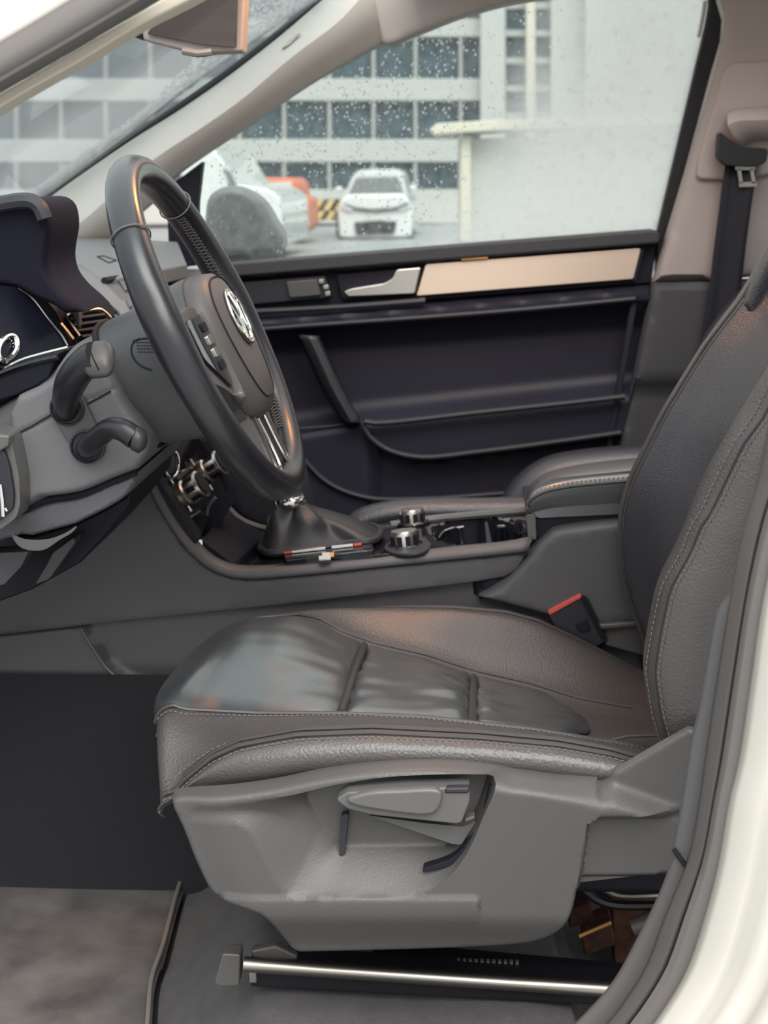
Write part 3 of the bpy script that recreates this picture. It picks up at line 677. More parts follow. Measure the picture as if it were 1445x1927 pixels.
stitches('stitching', np.array([sp(1.84, s) for s in np.linspace(.23, .95, 90)])+np.array([0, -.0016, .0006]), thread, seat, pitch=.0062)
stitches('stitching', np.array([sp(2.19, s) for s in np.linspace(.23, .95, 90)])+np.array([0, 0, .0016]), thread, seat, pitch=.0062)
tube('far_piping', np.array([sp(6.1, s) for s in np.linspace(.3, .97, 60)])+np.array([0, 0, .002]), .0028, welt, seat, 8)
tube('rear_seam', line3([(1140, 1396, -.12), (1180, 1386, -.08), (1245, 1384, -.05)]), .0015, thread, seat, 6)

# backrest: edge lines give X at each height
bS = line3([(1470, 700), (1440, 776), (1395, 835), (1336, 962), (1291, 1021), (1249, 1125), (1229, 1211), (1227, 1274), (1239, 1350), (1262, 1410)], -.250)
bN = line3([(1470, 650), (1443, 693), (1405, 752), (1374, 804), (1336, 870), (1319, 900), (1277, 1014), (1239, 1080), (1222, 1163), (1211, 1232), (1222, 1310), (1246, 1395), (1256, 1430)], -.205)
bF = line3([(1475, 430), (1445, 480), (1400, 560), (1330, 650), (1290, 715), (1250, 780), (1190, 900), (1172, 960), (1168, 1020), (1172, 1080), (1185, 1130), (1215, 1210), (1235, 1270)], .20)
def xz(c):
    o = np.argsort(c[:, 2]); z, x = c[o, 2], c[o, 0]
    def f(Z):
        if Z > z[-1]: return x[-1]+(Z-z[-1])*(x[-1]-x[-3])/(z[-1]-z[-3])
        return np.interp(Z, z, x)
    return f
gS, gN, gF = xz(bS), xz(bN), xz(bF)
zs = np.linspace(.635, 1.30, 60)
def brow(z):
    n, f = gN(z), gF(z); s = max(gS(z), n+.004)
    return [np.array(p) for p in ((n+.20, -.245, z), (s+.07, -.272, z), (s, -.256, z), (n, -.205, z), (n+.035, -.15, z), (n*.5+f*.5+.055, -.05, z), (n*.4+f*.6+.055, .06, z), (f+.030, .145, z), (f, .20, z), (f+.02, .238, z), (f+.20, .25, z))]
def bpos(u, z):
    R = brow(z); i = min(9, int(u)); g = lambda k: R[min(10, max(0, k))]; return crx(g(i-1), g(i), g(i+1), g(i+2), u-i)
def bsheet(name, ua, ub, n, m, off=0.0, **k):
    G = np.array([[bpos(u, z)-np.array([off*math.sin(math.pi*(u-ua)/(ub-ua))**.4 if off else 0, 0, 0]) for u in np.linspace(ua, ub-1e-6, n)] for z in zs]); return sheet(name, smooth_rows(G, 2), m, seat, sharp=75, solid=.012, **k)
bsheet('near_bolster', 0, 3.25, 30, leather, label='near side backrest bolster in grained leather')
bsheet('backrest_insert', 3.25, 7.9, 34, leather_d, .002)
bsheet('far_bolster', 7.9, 10, 16, leather)
tube('backrest_piping', [bpos(8.0, z)+np.array([-.001, .002, 0]) for z in zs], .0022, welt, seat, 6)
sm = [bpos(2.0, z) for z in zs[:48]]
tube('bolster_seam', np.array(sm)+np.array([-.001, -.001, 0]), .0010, welt, seat, 6)
stitches('stitching', np.array([bpos(1.9, z) for z in zs])+np.array([-.001, -.001, 0]), thread, seat, pitch=.0058)
stitches('stitching', np.array([bpos(2.22, z) for z in zs])+np.array([-.0012, -.001, 0]), thread, seat, pitch=.0058)
relief('shoulder_panel', [(1404, 573), (1420, 535), (1446, 484), (1475, 440), (1520, 440), (1520, 740), (1422, 708), (1428, 664), (1426, 628)], onY(.17), 0, leather_d, seat, step=8, edge=(10, .008), back=.03)
# lower rear corner of the seat squab behind the cushion
# side panel with sculpted recess
TOP = [(318, 1510), (335, 1507), (430, 1500), (520, 1487), (600, 1470), (700, 1456), (800, 1451), (880, 1454), (960, 1465), (1050, 1478), (1135, 1481), (1170, 1466), (1235, 1428), (1303, 1389)]
BOT = [(560, 1814), (545, 1808), (531, 1785), (505, 1738), (491, 1724), (470, 1715), (420, 1702), (397, 1690), (368, 1638), (341, 1570), (322, 1530)]
out = [tuple(p) for p in cr(TOP[:11], 60)]+[tuple(p) for p in cr(TOP[11:], 10)]+[(1360, 1400), (1360, 1672), (1240, 1672), (1092, 1674)]+[tuple(p) for p in cr([(1086, 1678), (1079, 1712), (1063, 1750), (1036, 1777), (996, 1793), (900, 1803), (700, 1811), (565, 1814)], 40)]+[tuple(p) for p in cr(BOT, 40)]
RO = cr([(352, 1548), (445, 1552), (470, 1566), (488, 1595), (540, 1683), (650, 1687), (760, 1685), (812, 1672), (850, 1645), (882, 1600), (908, 1540), (933, 1474), (920, 1463), (760, 1460), (640, 1475), (540, 1498), (430, 1513), (356, 1524)], 110, True)
RI = rnd([(566, 1522), (640, 1490), (760, 1476), (906, 1472), (920, 1482), (900, 1540), (872, 1598), (845, 1622), (632, 1622), (604, 1582)], 10)
ridge = cr([(930, 1492), (1010, 1500), (1090, 1516), (1180, 1545), (1280, 1580), (1360, 1600)], 24)
STEP = [(1103, 1556), (1098, 1610), (1088, 1676)]
def vh(x, y):
    do, di = dist(RO, x, y, True), dist(RI, x, y, True); io, ii = inside(RO, x, y), inside(RI, x, y)
    t = np.where(ii, 1, np.where(io, do/(do+di+1e-6), 0)); h = -.036*t
    # crowned face that turns in to the top behind the recess
    rg = np.interp(x, ridge[:, 0], ridge[:, 1], left=1492); tp = np.interp(x, [p[0] for p in TOP], [p[1] for p in TOP])
    w = np.clip((rg-y)/np.maximum(rg-tp, 8), 0, 1)*sstep((x-880)/90)*(1-sstep((x-1130)/40)); h -= .035*w**1.8
    up = (x > 1130)*np.clip((rg-12-y)/40, 0, 1); h -= .022*sstep(up)
    # front end wraps round towards the nose of the seat
    fx = np.interp(y, [1500, 1640, 1700], [318, 368, 400]); h -= .007*(1-sstep((x-fx)/110))**1.6
    # rear tail sits back from the main plate
    sx = np.interp(y, [1540, 1556, 1676], [1125, 1103, 1088]); h -= .022*sstep((x-sx)/10)*sstep((y-1535)/26)
    # lower skirt tucks under
    h -= .018*sstep((y-1720)/95)*(x < 1090)
    h += .004*sstep((y-1684)/8)*(y < 1900)*(x < 900)*(x > 420)*(1-sstep((y-1700)/60))
    return h
relief('side_panel', out, onY(-.312), vh, plastic, seat, step=6.5, lines=[np.vstack([RI, RI[:1]]), np.vstack([RO, RO[:1]]), np.array(STEP)], edge=(9, .007), back=.03, sharp=50)
def lev(poly, Y, d, m, par, b=.003, **k): return prism('x', poly, Y, d, m, par, b, **k)
lv = prism('recline_lever', rnd([(634, 1504), (652, 1492), (760, 1484), (838, 1483), (884, 1482), (884, 1508), (869, 1548), (858, 1551), (700, 1534), (655, 1523), (637, 1510)], 6), -.322, .022, plastic_s, seat, .005, seg=3, label='grey seat height lever')
prism('lever_grip', cr([(650, 1507), (690, 1493), (760, 1488), (822, 1487), (832, 1493), (829, 1516), (818, 1531), (800, 1535), (720, 1527), (665, 1516)], 40, True), -.329, .012, plastic_s, lv, .005, seg=4)
prism('lever_cap', [(836, 1494), (882, 1494), (884, 1483), (838, 1484)], -.324, .01, plastic_d, lv, .002)
prism('lever_shaft', rnd([(694, 1535), (800, 1549), (870, 1556), (896, 1546), (868, 1590), (850, 1588)], 4), -.294, .012, plastic_s, seat, .002)
prism('lever_slot', rnd([(641, 1535), (656, 1531), (649, 1608), (638, 1612)], 5), -.286, .01, plastic_d, seat, .002)
cre = [tuple(p) for p in cr([(922, 1480), (905, 1535), (880, 1585), (850, 1615), (797, 1634)], 18)]+[tuple(p) for p in cr([(795, 1642), (856, 1626), (890, 1592), (914, 1538), (930, 1484)], 18)]
prism('lever_gap', cre, -.303, .012, plastic_k, seat, .001)
prism('lever_pin', rnd([(874, 1541), (892, 1535), (894, 1540), (876, 1547)], 2), -.312, .01, plastic_s, seat, .001)
# seat frame and rails under the cushion
box('seat_pan', (-.20, -.20, .55), (.24, .20, .60), plastic_k, seat, .01)
ra, rb = at(470, 1826, -.20), at(1200, 1874, -.20)
V, F = prism_vf([ra+(0, 0, .011), rb+(0, 0, .011), rb+(0, 0, -.014), ra+(0, 0, -.020)], (0, .035, 0)); link('outer_rail', V, F, steel_k, seat, bevel=.002)
tube('rail_edge', [ra+(-.005, -.003, .009), rb+(.02, -.003, .006)], .0085, steel, seat, 10)
ra2, rb2 = at(700, 1806, -.155), at(1200, 1850, -.155)
V, F = prism_vf([ra2+(0, 0, .006), rb2+(0, 0, .006), rb2+(0, 0, -.03), ra2+(0, 0, -.03)], (0, .03, 0)); link('inner_rail', V, F, steel_k, seat, bevel=.002)
tube('rail_edge', [ra2+(0, -.002, .004), rb2+(0, -.002, .004)], .004, steel, seat, 8)
V, F = prism_vf(pl(rnd([(418, 1795), (452, 1797), (450, 1856), (412, 1858), (402, 1850), (408, 1832)], 5), -.212), (0, .022, 0)); cap = link('rail_cap', V, F, grime, seat, bevel=.004, label='clear grey plastic rail end cap')
box('rail_tab', at(476, 1834, -.205)-(.004, .002, .009), at(476, 1834, -.205)+(.004, .006, .009), satin, seat, .001)
V, F = prism_vf(pl([(470, 1790), (520, 1780), (560, 1800), (560, 1815), (480, 1815)], -.19), (0, .012, 0)); link('rail_bracket', V, F, grime, seat, bevel=.003)
for k in range(14):
    p = at(830+k*11, 1809+k*.3, -.17); box('rail_tooth', p-(.002, .003, .004), p+(.002, .003, .003), grime, seat, .0006)
tube('frame_bar', [at(x, y, -.10) for x, y in cr([(1095, 1672), (1118, 1690), (1150, 1702), (1260, 1704)], 18)], .0055, steel_k, seat, 8)
tube('frame_bar', [at(x, y, -.05) for x, y in cr([(1130, 1670), (1160, 1684), (1260, 1684)], 14)], .004, steel, seat, 8)
tube('frame_knob', [at(1190, 1745, -.12), at(1235, 1728, -.12)], .010, grime, seat, 10)
ub = thing('wiring_block', 'wiring block under the rear of the driver seat, brown reflections in its colour', 'wiring', at(1150, 1770, .0))
prism3('block', pl([(1075, 1712), (1110, 1700), (1118, 1735), (1070, 1748)], .0), (0, .05, 0), brown_refl, ub, .003)
prism3('block', pl([(1094, 1764), (1152, 1738), (1158, 1780), (1100, 1800)], -.03), (0, .05, 0), brown_refl, ub, .003)
prism3('block', pl([(1150, 1700), (1240, 1690), (1240, 1820), (1156, 1820)], .06), (0, .05, 0), brown_refl, ub, .003)
tube('wire', [at(1090, 1762, -.035), at(1150, 1736, -.035)], .0022, amber, ub, 6)

bk = thing('belt_buckle', 'red topped seat belt buckle beside the driver cushion', 'buckle', at(1090, 1190, .255))
prism('buckle_body', rnd([(1030, 1155), (1096, 1119), (1108, 1128), (1145, 1205), (1085, 1240), (1060, 1215)], 4), .255, .03, plastic_d, bk, .003)
prism('release_button', rnd([(1031, 1150), (1092, 1118), (1096, 1124), (1034, 1158)], 2), .252, .026, red, bk, .002)
prism('buckle_window', [(1082, 1176), (1104, 1166), (1112, 1188), (1092, 1190)], .251, .01, plastic_k, bk, .001)
tube('buckle_edge', [at(1096, 1122, .250), at(1136, 1200, .250)], .003, plastic_k, bk, 6)
prism('buckle_bracket', [(1125, 1180), (1215, 1170), (1215, 1235), (1140, 1215)], .262, .01, plastic, bk, .002)

# passenger seat beyond the console
ps = thing('passenger_seat', 'black leather passenger seat beyond the centre armrest', 'car seat', (.1, .80, .42))
sheet('seat_cushion', [[at(x, y+d, Y) for x, y in cr([(645, 985), (665, 962), (720, 944), (800, 937), (900, 936), (1100, 932)], 30)] for d, Y in ((40, .57), (10, .58), (0, .62), (4, .72), (10, .85), (30, 1.0))], leather_d, ps, sharp=80, solid=.01)
sheet('outer_bolster', [[at(x+dx, y+d, Y) for x, y in cr([(930, 960), (955, 915), (990, 880), (1030, 858), (1090, 846), (1250, 832)], 30)] for d, dx, Y in ((60, 0, .90), (12, 2, .92), (0, 0, .96), (6, 3, 1.02), (60, 5, 1.04))], leather_d, ps, sharp=80, solid=.01)
sheet('seat_backrest', [[at(x+dx, y, Y) for x, y in cr([(1240, 930), (1252, 840), (1290, 715), (1340, 620), (1400, 545), (1500, 440)], 30)] for dx, Y in ((120, .57), (20, .58), (0, .62), (14, .72), (18, .85), (-8, .97), (20, 1.02), (140, 1.03))], leather_d, ps, sharp=80, solid=.01)
box('seat_base', (-.1, .60, .30), (.45, 1.0, .60), plastic_k, ps, .02)
# ================================================================== CENTRE CONSOLE
con = thing('center_console', 'grey centre console with gear lever, drive knobs, cupholder and control stack', 'console', (-.1, .38, .3))
inner = [(268, 845), (285, 880), (303, 915), (330, 968), (360, 1010), (395, 1046), (425, 1062), (455, 1068), (540, 1066), (700, 1050), (850, 1033), (960, 1022), (1006, 1012)]
outer = [(262, 872), (292, 938), (330, 1002), (360, 1040), (395, 1068), (430, 1083), (470, 1087), (560, 1081), (700, 1066), (850, 1051), (992, 1036)]
inn, ou = cr(inner, 50), cr(outer, 50)
sheet('rim_band', [[at(*(inn[i]*(1-w)+ou[i]*w), .262+.018*(1-w)**2-.004*math.sin(math.pi*w)) for w in np.linspace(0, 1, 7)] for i in range(50)], plastic_c, con, sharp=80, solid=.004)
lowl = [(-160, 1212), (0, 1195), (250, 1168), (500, 1142), (760, 1112), (900, 1095), (955, 1085)]
side = [tuple(p) for p in cr([(263, 876), (292, 941), (330, 1005), (360, 1043), (395, 1071), (430, 1086), (470, 1090), (560, 1084), (700, 1069), (850, 1054), (991, 1039)], 40)]+[tuple(p) for p in cr([(985, 1052), (972, 1072), (953, 1084)], 6)]+[tuple(p) for p in cr(lowl[::-1], 20)]+[(-160, 900), (200, 860)]
relief('side_panel', side, onY(.266), lambda x, y: -.03*sstep((330-x)/330)*0-.012*(1-sstep((y-880)/120)), plastic_c, con, step=16, edge=(4, .003), back=.02)
# lower skirt, with the scooped foot trim at its front
skirt = [tuple(p) for p in cr([(-160, 1215), (0, 1198), (250, 1171), (500, 1145), (760, 1115), (955, 1088)], 20)]+[(975, 1076), (1000, 1048), (1040, 1100), (1190, 1190), (1260, 1420), (600, 1420), (330, 1349), (150, 1333), (0, 1319), (-160, 1305)]
scoop = cr([(152, 1184), (172, 1216), (205, 1262), (245, 1288), (300, 1300), (420, 1304)], 30)
def skh(x, y):
    sc = np.interp(x, scoop[:, 0], scoop[:, 1], left=-1e4); sx = np.interp(y, scoop[:, 1], scoop[:, 0], left=150, right=900)
    ins = (y < sc)*(x > sx); d = dist(scoop, x, y)
    return -.002-.016*ins*sstep(d/9)
relief('lower_skirt', skirt, onY(.268), skh, plastic_c, con, step=10, lines=[scoop], edge=(4, .003), back=.02, sharp=60)
tube('scoop_lip', [at(x, y, .2655) for x, y in scoop], .0020, plastic_s, con, 6)
# rear box under the armrest
rear = [(1041, 1001), (1060, 996), (1120, 988), (1240, 976), (1320, 970), (1320, 1200), (1170, 1175), (1125, 1178), (1030, 1160), (900, 1125), (956, 1090), (985, 1060), (1012, 1028)]
relief('rear_box', rear, onY(.258), 0, plastic_c, con, step=14, edge=(10, .010), back=.05)
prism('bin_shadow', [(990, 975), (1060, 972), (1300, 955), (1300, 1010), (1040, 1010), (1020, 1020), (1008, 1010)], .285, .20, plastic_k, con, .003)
prism('hinge_post', rnd([(990, 968), (1008, 968), (1010, 1015), (994, 1020)], 4), .275, .02, plastic_s, con, .003)
prism('lower_ledge', [(1125, 1175), (1230, 1168), (1230, 1178), (1130, 1186)], .25, .02, plastic, con, .003)
# armrest lid: loft across the car
AR = [(989, 955), (991, 930), (1000, 907), (1025, 888), (1080, 873), (1150, 863), (1330, 846)]
AB = [(992, 972), (1003, 978), (1020, 979), (1080, 977), (1150, 975), (1330, 962)]
arS = [(989, 962), (996, 944), (1018, 928), (1060, 917), (1120, 910), (1330, 893)]
arm_rows = []
a0, aS, aT = cr(AB, 36), cr(arS, 36), cr([(989, 960), (992, 940), (1006, 921), (1038, 908), (1090, 899), (1150, 893), (1330, 876)], 36)
aU = cr([(990, 957), (995, 932), (1010, 912), (1045, 897), (1095, 888), (1150, 882), (1330, 865)], 36)
aV = cr([(989, 955), (991, 925), (1004, 904), (1030, 887), (1085, 873), (1150, 864), (1330, 847)], 36)
arm_rows = [[at(x, y, .30) for x, y in a0], [at(x, y, .272) for x, y in a0*.5+aS*.5], [at(x, y, .268) for x, y in aS], [at(x, y, .275) for x, y in aT], [at(x, y, .31) for x, y in aU], [at(x, y, .40) for x, y in aV], [at(x, y+3, .48) for x, y in aV], [at(x, y+16, .505) for x, y in aV]]
arm_m = mat('armrest_leather', (.10, .105, .11), .36, coat=1.0, bump=('leather', 420, .25, .0006))
am = sheet('armrest', arm_rows, arm_m, con, sharp=85, label='grey leather armrest lid with double stitched edge', subd=1)
nose = [(989, 972), (988, 960), (989, 950)]
sm = np.array(arm_rows[2][1:]); tube('armrest_seam', sm+(0, -.0015, .0), .0022, welt, am, 6)
stitches('stitching', np.array([at(x, y-7, .268) for x, y in aS[1:]]), thread, am, pitch=.006, r=.0009)
stitches('stitching', np.array([at(x, y+6, .266) for x, y in aS[1:]]), thread, am, pitch=.006, r=.0009)
loft('armrest_core', [[at(x, y, Y) for x, y in rnd([(994, 962), (1000, 925), (1035, 900), (1330, 872), (1330, 960), (1010, 975)], 10)] for Y in (.28, .49)], arm_m, am)

# top plate plane through the near and far rims
pA, pN = plane3(at(470, 1066, .285), at(1000, 1014, .285), at(990, 962, .505))
T_ = lambda x, y, h=0.0: atp(x, y, pA+pN*h, pN)
holder = cr([(812, 1000), (835, 982), (880, 972), (930, 972), (972, 984), (986, 1000), (968, 1017), (920, 1027), (868, 1026), (828, 1016)], 44, True)
hin = (holder-holder.mean(0))*.94+holder.mean(0)
top_out = [(440, 1062), (470, 1069), (700, 1049), (850, 1032), (1010, 1010), (1008, 962), (860, 972), (740, 986), (620, 998), (520, 1005), (475, 1000)]
def th(x, y):
    ii = inside(hin, x, y); io = inside(holder, x, y); return np.where(ii, -.075, np.where(io, -.004, 0.0))
loft('cup_well', [[T_(x, y)+pN*h for x, y in (hin-hin.mean(0))*k+hin.mean(0)] for k, h in ((.99, -.002), (.97, -.03), (.95, -.070))], plastic_k, con, cap=False, sharp=60)
relief('top_plate', top_out, lambda x, y: T_(x, y), th, gloss, con, step=9, nrm=pN, lines=[np.vstack([holder, holder[:1]]), np.vstack([hin, hin[:1]])], back=.01, sharp=30)
tube('far_rim', [T_(x, y, .004) for x, y in cr([(735, 988), (800, 978), (860, 972), (930, 966), (1000, 960)], 20)], .006, plastic_s, con, 8)
for arc in ([(824, 1015), (832, 1003), (850, 995), (872, 991)], [(936, 991), (955, 991), (975, 999), (978, 1006)]):
    tube('holder_ring', [T_(x, y, -.010) for x, y in cr(arc, 14)], .0022, chrome, con, 8)
for x, y in ((763, 1030), (777, 987)):
    b = T_(x, y)
    kb = lathe('drive_knob', b, pN, [(.026, -.002), (.026, .003), (.024, .005), (.0235, .006)], gloss, con)
    body = lathe('knob_body', b, pN, [(.0185, .004), (.0185, .021), (.0175, .024), (.010, .0245)], satin, kb)
    for k in range(10):
        a = 2*math.pi*k/10; t = np.cross(pN, (0, 1, 0)); t /= np.linalg.norm(t); e = np.cross(pN, t)
        d = math.cos(a)*t+math.sin(a)*e; f = np.cross(pN, d)
        c = b+d*.0187+pN*.012
        prism3('grip_inlay', [c+f*.0035+pN*.006, c-f*.0035+pN*.006, c-f*.0035-pN*.006, c+f*.0035-pN*.006], d*.0006, plastic_k, kb, 0)
surr = cr([(722, 1030), (735, 1018), (800, 1012), (812, 1024), (800, 1036), (740, 1040)], 30, True)
prism3('knob_surround', [T_(x, y, .004) for x, y in surr], -pN*.005, plastic_d, con, .002)
prism3('button_strip', [T_(x, y, .006) for x, y in rnd([(536, 1052), (533, 1040), (700, 1020), (704, 1034)], 3)], -pN*.007, gloss, con, .002)
for x0, x1, m in ((534, 548, redtext), (549, 612, lighttext), (624, 664, lighttext), (666, 680, redtext)):
    prism3('gear_mark', [T_(x, y, .009) for x, y in ((x0, 1037-(x0-536)*.11), (x1, 1037-(x1-536)*.11), (x1, 1039.6-(x1-536)*.11), (x0, 1039.6-(x0-536)*.11))], -pN*.002, m, con, 0)
for x0, x1, m in ((606, 620, lighttext), (620, 628, amber), (600, 622, lighttext)):
    y0 = 1040 if m is not lighttext or x1 == 620 else 1046
    prism3('button_mark', [T_(x, y, .008) for x, y in ((x0, y0), (x1, y0-1), (x1, y0+5), (x0, y0+6))], -pN*.002, m, con, 0)
# gaiter frame, gaiter and gear lever
frame = cr([(490, 1032), (500, 1012), (540, 1008), (640, 996), (700, 990), (716, 998), (708, 1014), (640, 1024), (540, 1038), (500, 1040)], 50, True)
tube('gaiter_frame', [T_(x, y, .008) for x, y in frame], .0055, plastic_d, con, 8, closed=True)
gp_ = thing_gl = None
base = np.array([T_(x, y, .006) for x, y in frame]); cb = base.mean(0)
tp = at(548, 948, .385)
neck = np.array([tp+.019*((p-cb)/np.linalg.norm(p-cb)) for p in base])
rings = []
for j in range(16):
    w = j/15; kk = np.array([(1-w)**(1.25+2.3*(1-sstep((p[0]-cb[0]+.03)/.08))) for p in base])[:, None]
    R = neck*(1-kk)+base*kk
    for i in range(len(R)):
        fold = .010*math.sin(math.pi*w)*math.sin(i/len(R)*2*math.pi*4+w*6); d = (R[i]-R.mean(0)); R[i] = R[i]+d/np.linalg.norm(d)*fold
    R[:, 2] = tp[2]*w+(1-w)*R[:, 2]*1.0 if False else R[:, 2]
    rings.append(R)
loft('gear_gaiter', rings, mat('gaiter_leather', (.022, .021, .025), .45, bump=('leather', 420, .3, .0006)), con, sharp=80)
ld = np.array([-.10, -.02, .99]); ld /= np.linalg.norm(ld)
gl = lathe('gear_lever', tp-ld*.004, ld, [(.0185, 0), (.021, .004), (.021, .013), (.0175, .016), (.0165, .03), (.024, .05), (.027, .085), (.022, .11), (.01, .118)], leather_s, con)
lathe('collar', tp-ld*.001, ld, [(.0205, 0), (.0222, .003), (.0222, .010), (.0200, .013)], chrome, gl)
# climate stack leaning up behind the wheel
sA, sN = plane3(at(300, 905, .275), at(385, 1035, .275), at(440, 930, .50))
S_ = lambda x, y, h=0.0: atp(x, y, sA+sN*h, sN)
prism3('stack_panel', [S_(x, y) for x, y in ((288, 880), (372, 1012), (430, 935), (400, 860), (358, 800))], -sN*.02, gloss, con, .003)
prism3('stack_frame', [S_(x, y, .006) for x, y in ((286, 884), (296, 876), (382, 1004), (376, 1018))], -sN*.02, plastic_k, con, .003)
def knob(x, y, r, nm='climate_knob'):
    b = S_(x, y); k = lathe(nm, b, sN, [(r*1.15, 0), (r*1.15, .006), (r*.95, .008), (r*.95, .026), (r*1.25, .028), (r*1.25, .031), (r*1.0, .032)], satin, con, 24)
    lathe('knob_cap', b, sN, [(r*.8, .030), (r*1.05, .0335), (r*.3, .034)], plastic_k, k, 20)
    for q in range(6):
        a = q*math.pi/3+.4; t = np.cross(sN, (0, 1, 0)); t /= np.linalg.norm(t); e = np.cross(sN, t); d = math.cos(a)*t+math.sin(a)*e; f = np.cross(sN, d); c = b+d*r*.955+sN*.017
        prism3('grip_slot', [c+f*r*.25+sN*.007, c-f*r*.25+sN*.007, c-f*r*.25-sN*.007, c+f*r*.25-sN*.007], d*.0008, plastic_k, k, 0)
knob(345, 930, .016); knob(384, 889, .016)
tube('dial_ring', [S_(322+14*math.cos(a)-6*math.sin(a)*.2, 872+27*math.sin(a)+4*math.cos(a), .012) for a in np.linspace(0, 2*math.pi, 30)[:-1]], .0022, chrome, con, 8, closed=True)
prism3('dial_face', [S_(322+10*math.cos(a), 872+20*math.sin(a), .010) for a in np.linspace(0, 2*math.pi, 20)[:-1]], -sN*.008, plastic_k, con, .001)
for x0, y0, x1, y1 in ((320, 901, 326, 910), (358, 864, 366, 876), (354, 952, 360, 962), (394, 912, 400, 922), (355, 976, 376, 962), (340, 888, 362, 880)):
    d = .0022; tube('button_edge', [S_(x0, y0, .004), S_(x1, y1, .004)], .0018, satin, con, 6)
for x, y in ((340, 895), (352, 885), (366, 905), (372, 940)):
    prism3('button', [S_(x+a, y+b, .006) for a, b in ((-8, 3), (4, -8), (9, -2), (-3, 9))], -sN*.008, plastic_d, con, .001)
# open cubby flap and tray
prism3('tray_well', [at(380, 1015, .285), at(442, 1062, .285), at(500, 1005, .46), at(425, 960, .46)], (0, 0, -.02), plastic_k, con, .002)
loft('cubby_flap', [[at(x, y, Y) for x, y in cr([(445, 916), (440, 940), (428, 965), (400, 1000), (376, 1010), (384, 985), (394, 955), (412, 935)], 30, True)] for Y in (.36, .40)], plastic_k, con)
tube('flap_edge', [at(x, y, .358) for x, y in cr([(405, 936), (392, 955), (388, 975), (376, 1005)], 14)], .0028, plastic_s, con, 6)
for a, b in (((382, 1020), (416, 980)), ((440, 1060), (472, 1020)), ((446, 1060), (482, 1014))): tube('tray_edge', [at(*a, .30), at(*b, .44)], .0018, satin, con, 6)
tube('tray_edge', [at(425, 1006, .40), at(440, 1010, .40)], .002, satin, con, 6); tube('tray_edge', [at(444, 1010, .41), at(470, 1022, .40)], .002, satin, con, 6)
# far flank of the stack, curving down to the tunnel
relief('far_flank', [(400, 830), (560, 820), (600, 1000), (540, 1005), (480, 995), (440, 965), (415, 935)], onY(.50), 0, plastic_d, con, step=20, edge=(12, .01), back=.02)
tube('far_flank_rim', [at(x, y, .49) for x, y in cr([(425, 950), (450, 975), (490, 992), (535, 998), (600, 996)], 20)], .0045, plastic_s, con, 8)

# ================================================================== STEERING WHEEL
WO = np.array([-.2905, -.0177, 1.1244]); tt = .4234; WR = .1866
Wn = np.array([math.cos(tt), 0, math.sin(tt)]); Wa = np.array([0., 1, 0]); Wb = np.array([-math.sin(tt), 0, math.cos(tt)])
def wl(a, b, s): return WO+a*Wa+b*Wb+s*Wn
sw = thing('steering_wheel', 'black leather three spoke steering wheel with chrome trims', 'steering wheel', WO)
def ang(x, y):
    p = atp(x, y, WO, Wn)-WO; return math.atan2(p @ Wb, p @ Wa)
an, af = ang(282, 488), ang(344, 436)   # near and far seam of the polished upper arc
if an < 0: an += 2*math.pi
def rim(name, a0, a1, m, n=60):
    rr = []
    for i in range(n):
        a = a0+(a1-a0)*i/(n-1); c = wl(WR*math.cos(a), WR*math.sin(a), 0); rad = math.cos(a)*Wa+math.sin(a)*Wb
        grip = 1+.10*math.exp(-((math.sin(a)-.15)/.3)**2)
        rr.append([c+.0172*grip*(math.cos(t)*rad*.98+math.sin(t)*Wn*1.05) for t in np.linspace(0, 2*math.pi, 21)[:-1]])
    return loft(name, rr, m, sw, sharp=80)
rim('rim_top', af, an, mat('wheel_smooth_leather', (.022, .023, .026), .25, coat=.6), 50)
rim('rim_grip', an, af+2*math.pi, mat('wheel_leather', (.013, .013, .017), .33, spec=.7, coat=.25, bump=('leather', 700, .15, .0004)), 110)
for a in (an, af):
    c = wl(WR*math.cos(a), WR*math.sin(a), 0); rad = math.cos(a)*Wa+math.sin(a)*Wb
    tube('rim_seam', [c+.0186*(math.cos(t)*rad+math.sin(t)*Wn*1.06) for t in np.linspace(0, 2*math.pi, 24)[:-1]], .0009, thread, sw, 6, closed=True)
# cross stitching on the inside of the rim, far side
vf = []
for k in range(64):
    a = -.95+k*.0285
    for sg in (-1, 1):
        q = []
        for tq_ in (-1, 1):
            aa = a+sg*tq_*.012; c = wl(WR*math.cos(aa), WR*math.sin(aa), 0); rad = math.cos(aa)*Wa+math.sin(aa)*Wb; th_ = math.pi-tq_*.30
            q.append(c+.0184*(math.cos(th_)*rad+math.sin(th_)*Wn))
        vf.append(tube_vf(q, .0005, 4))
V, F = join(*vf); link('rim_stitching', V, F, thread, sw, kind='stuff')
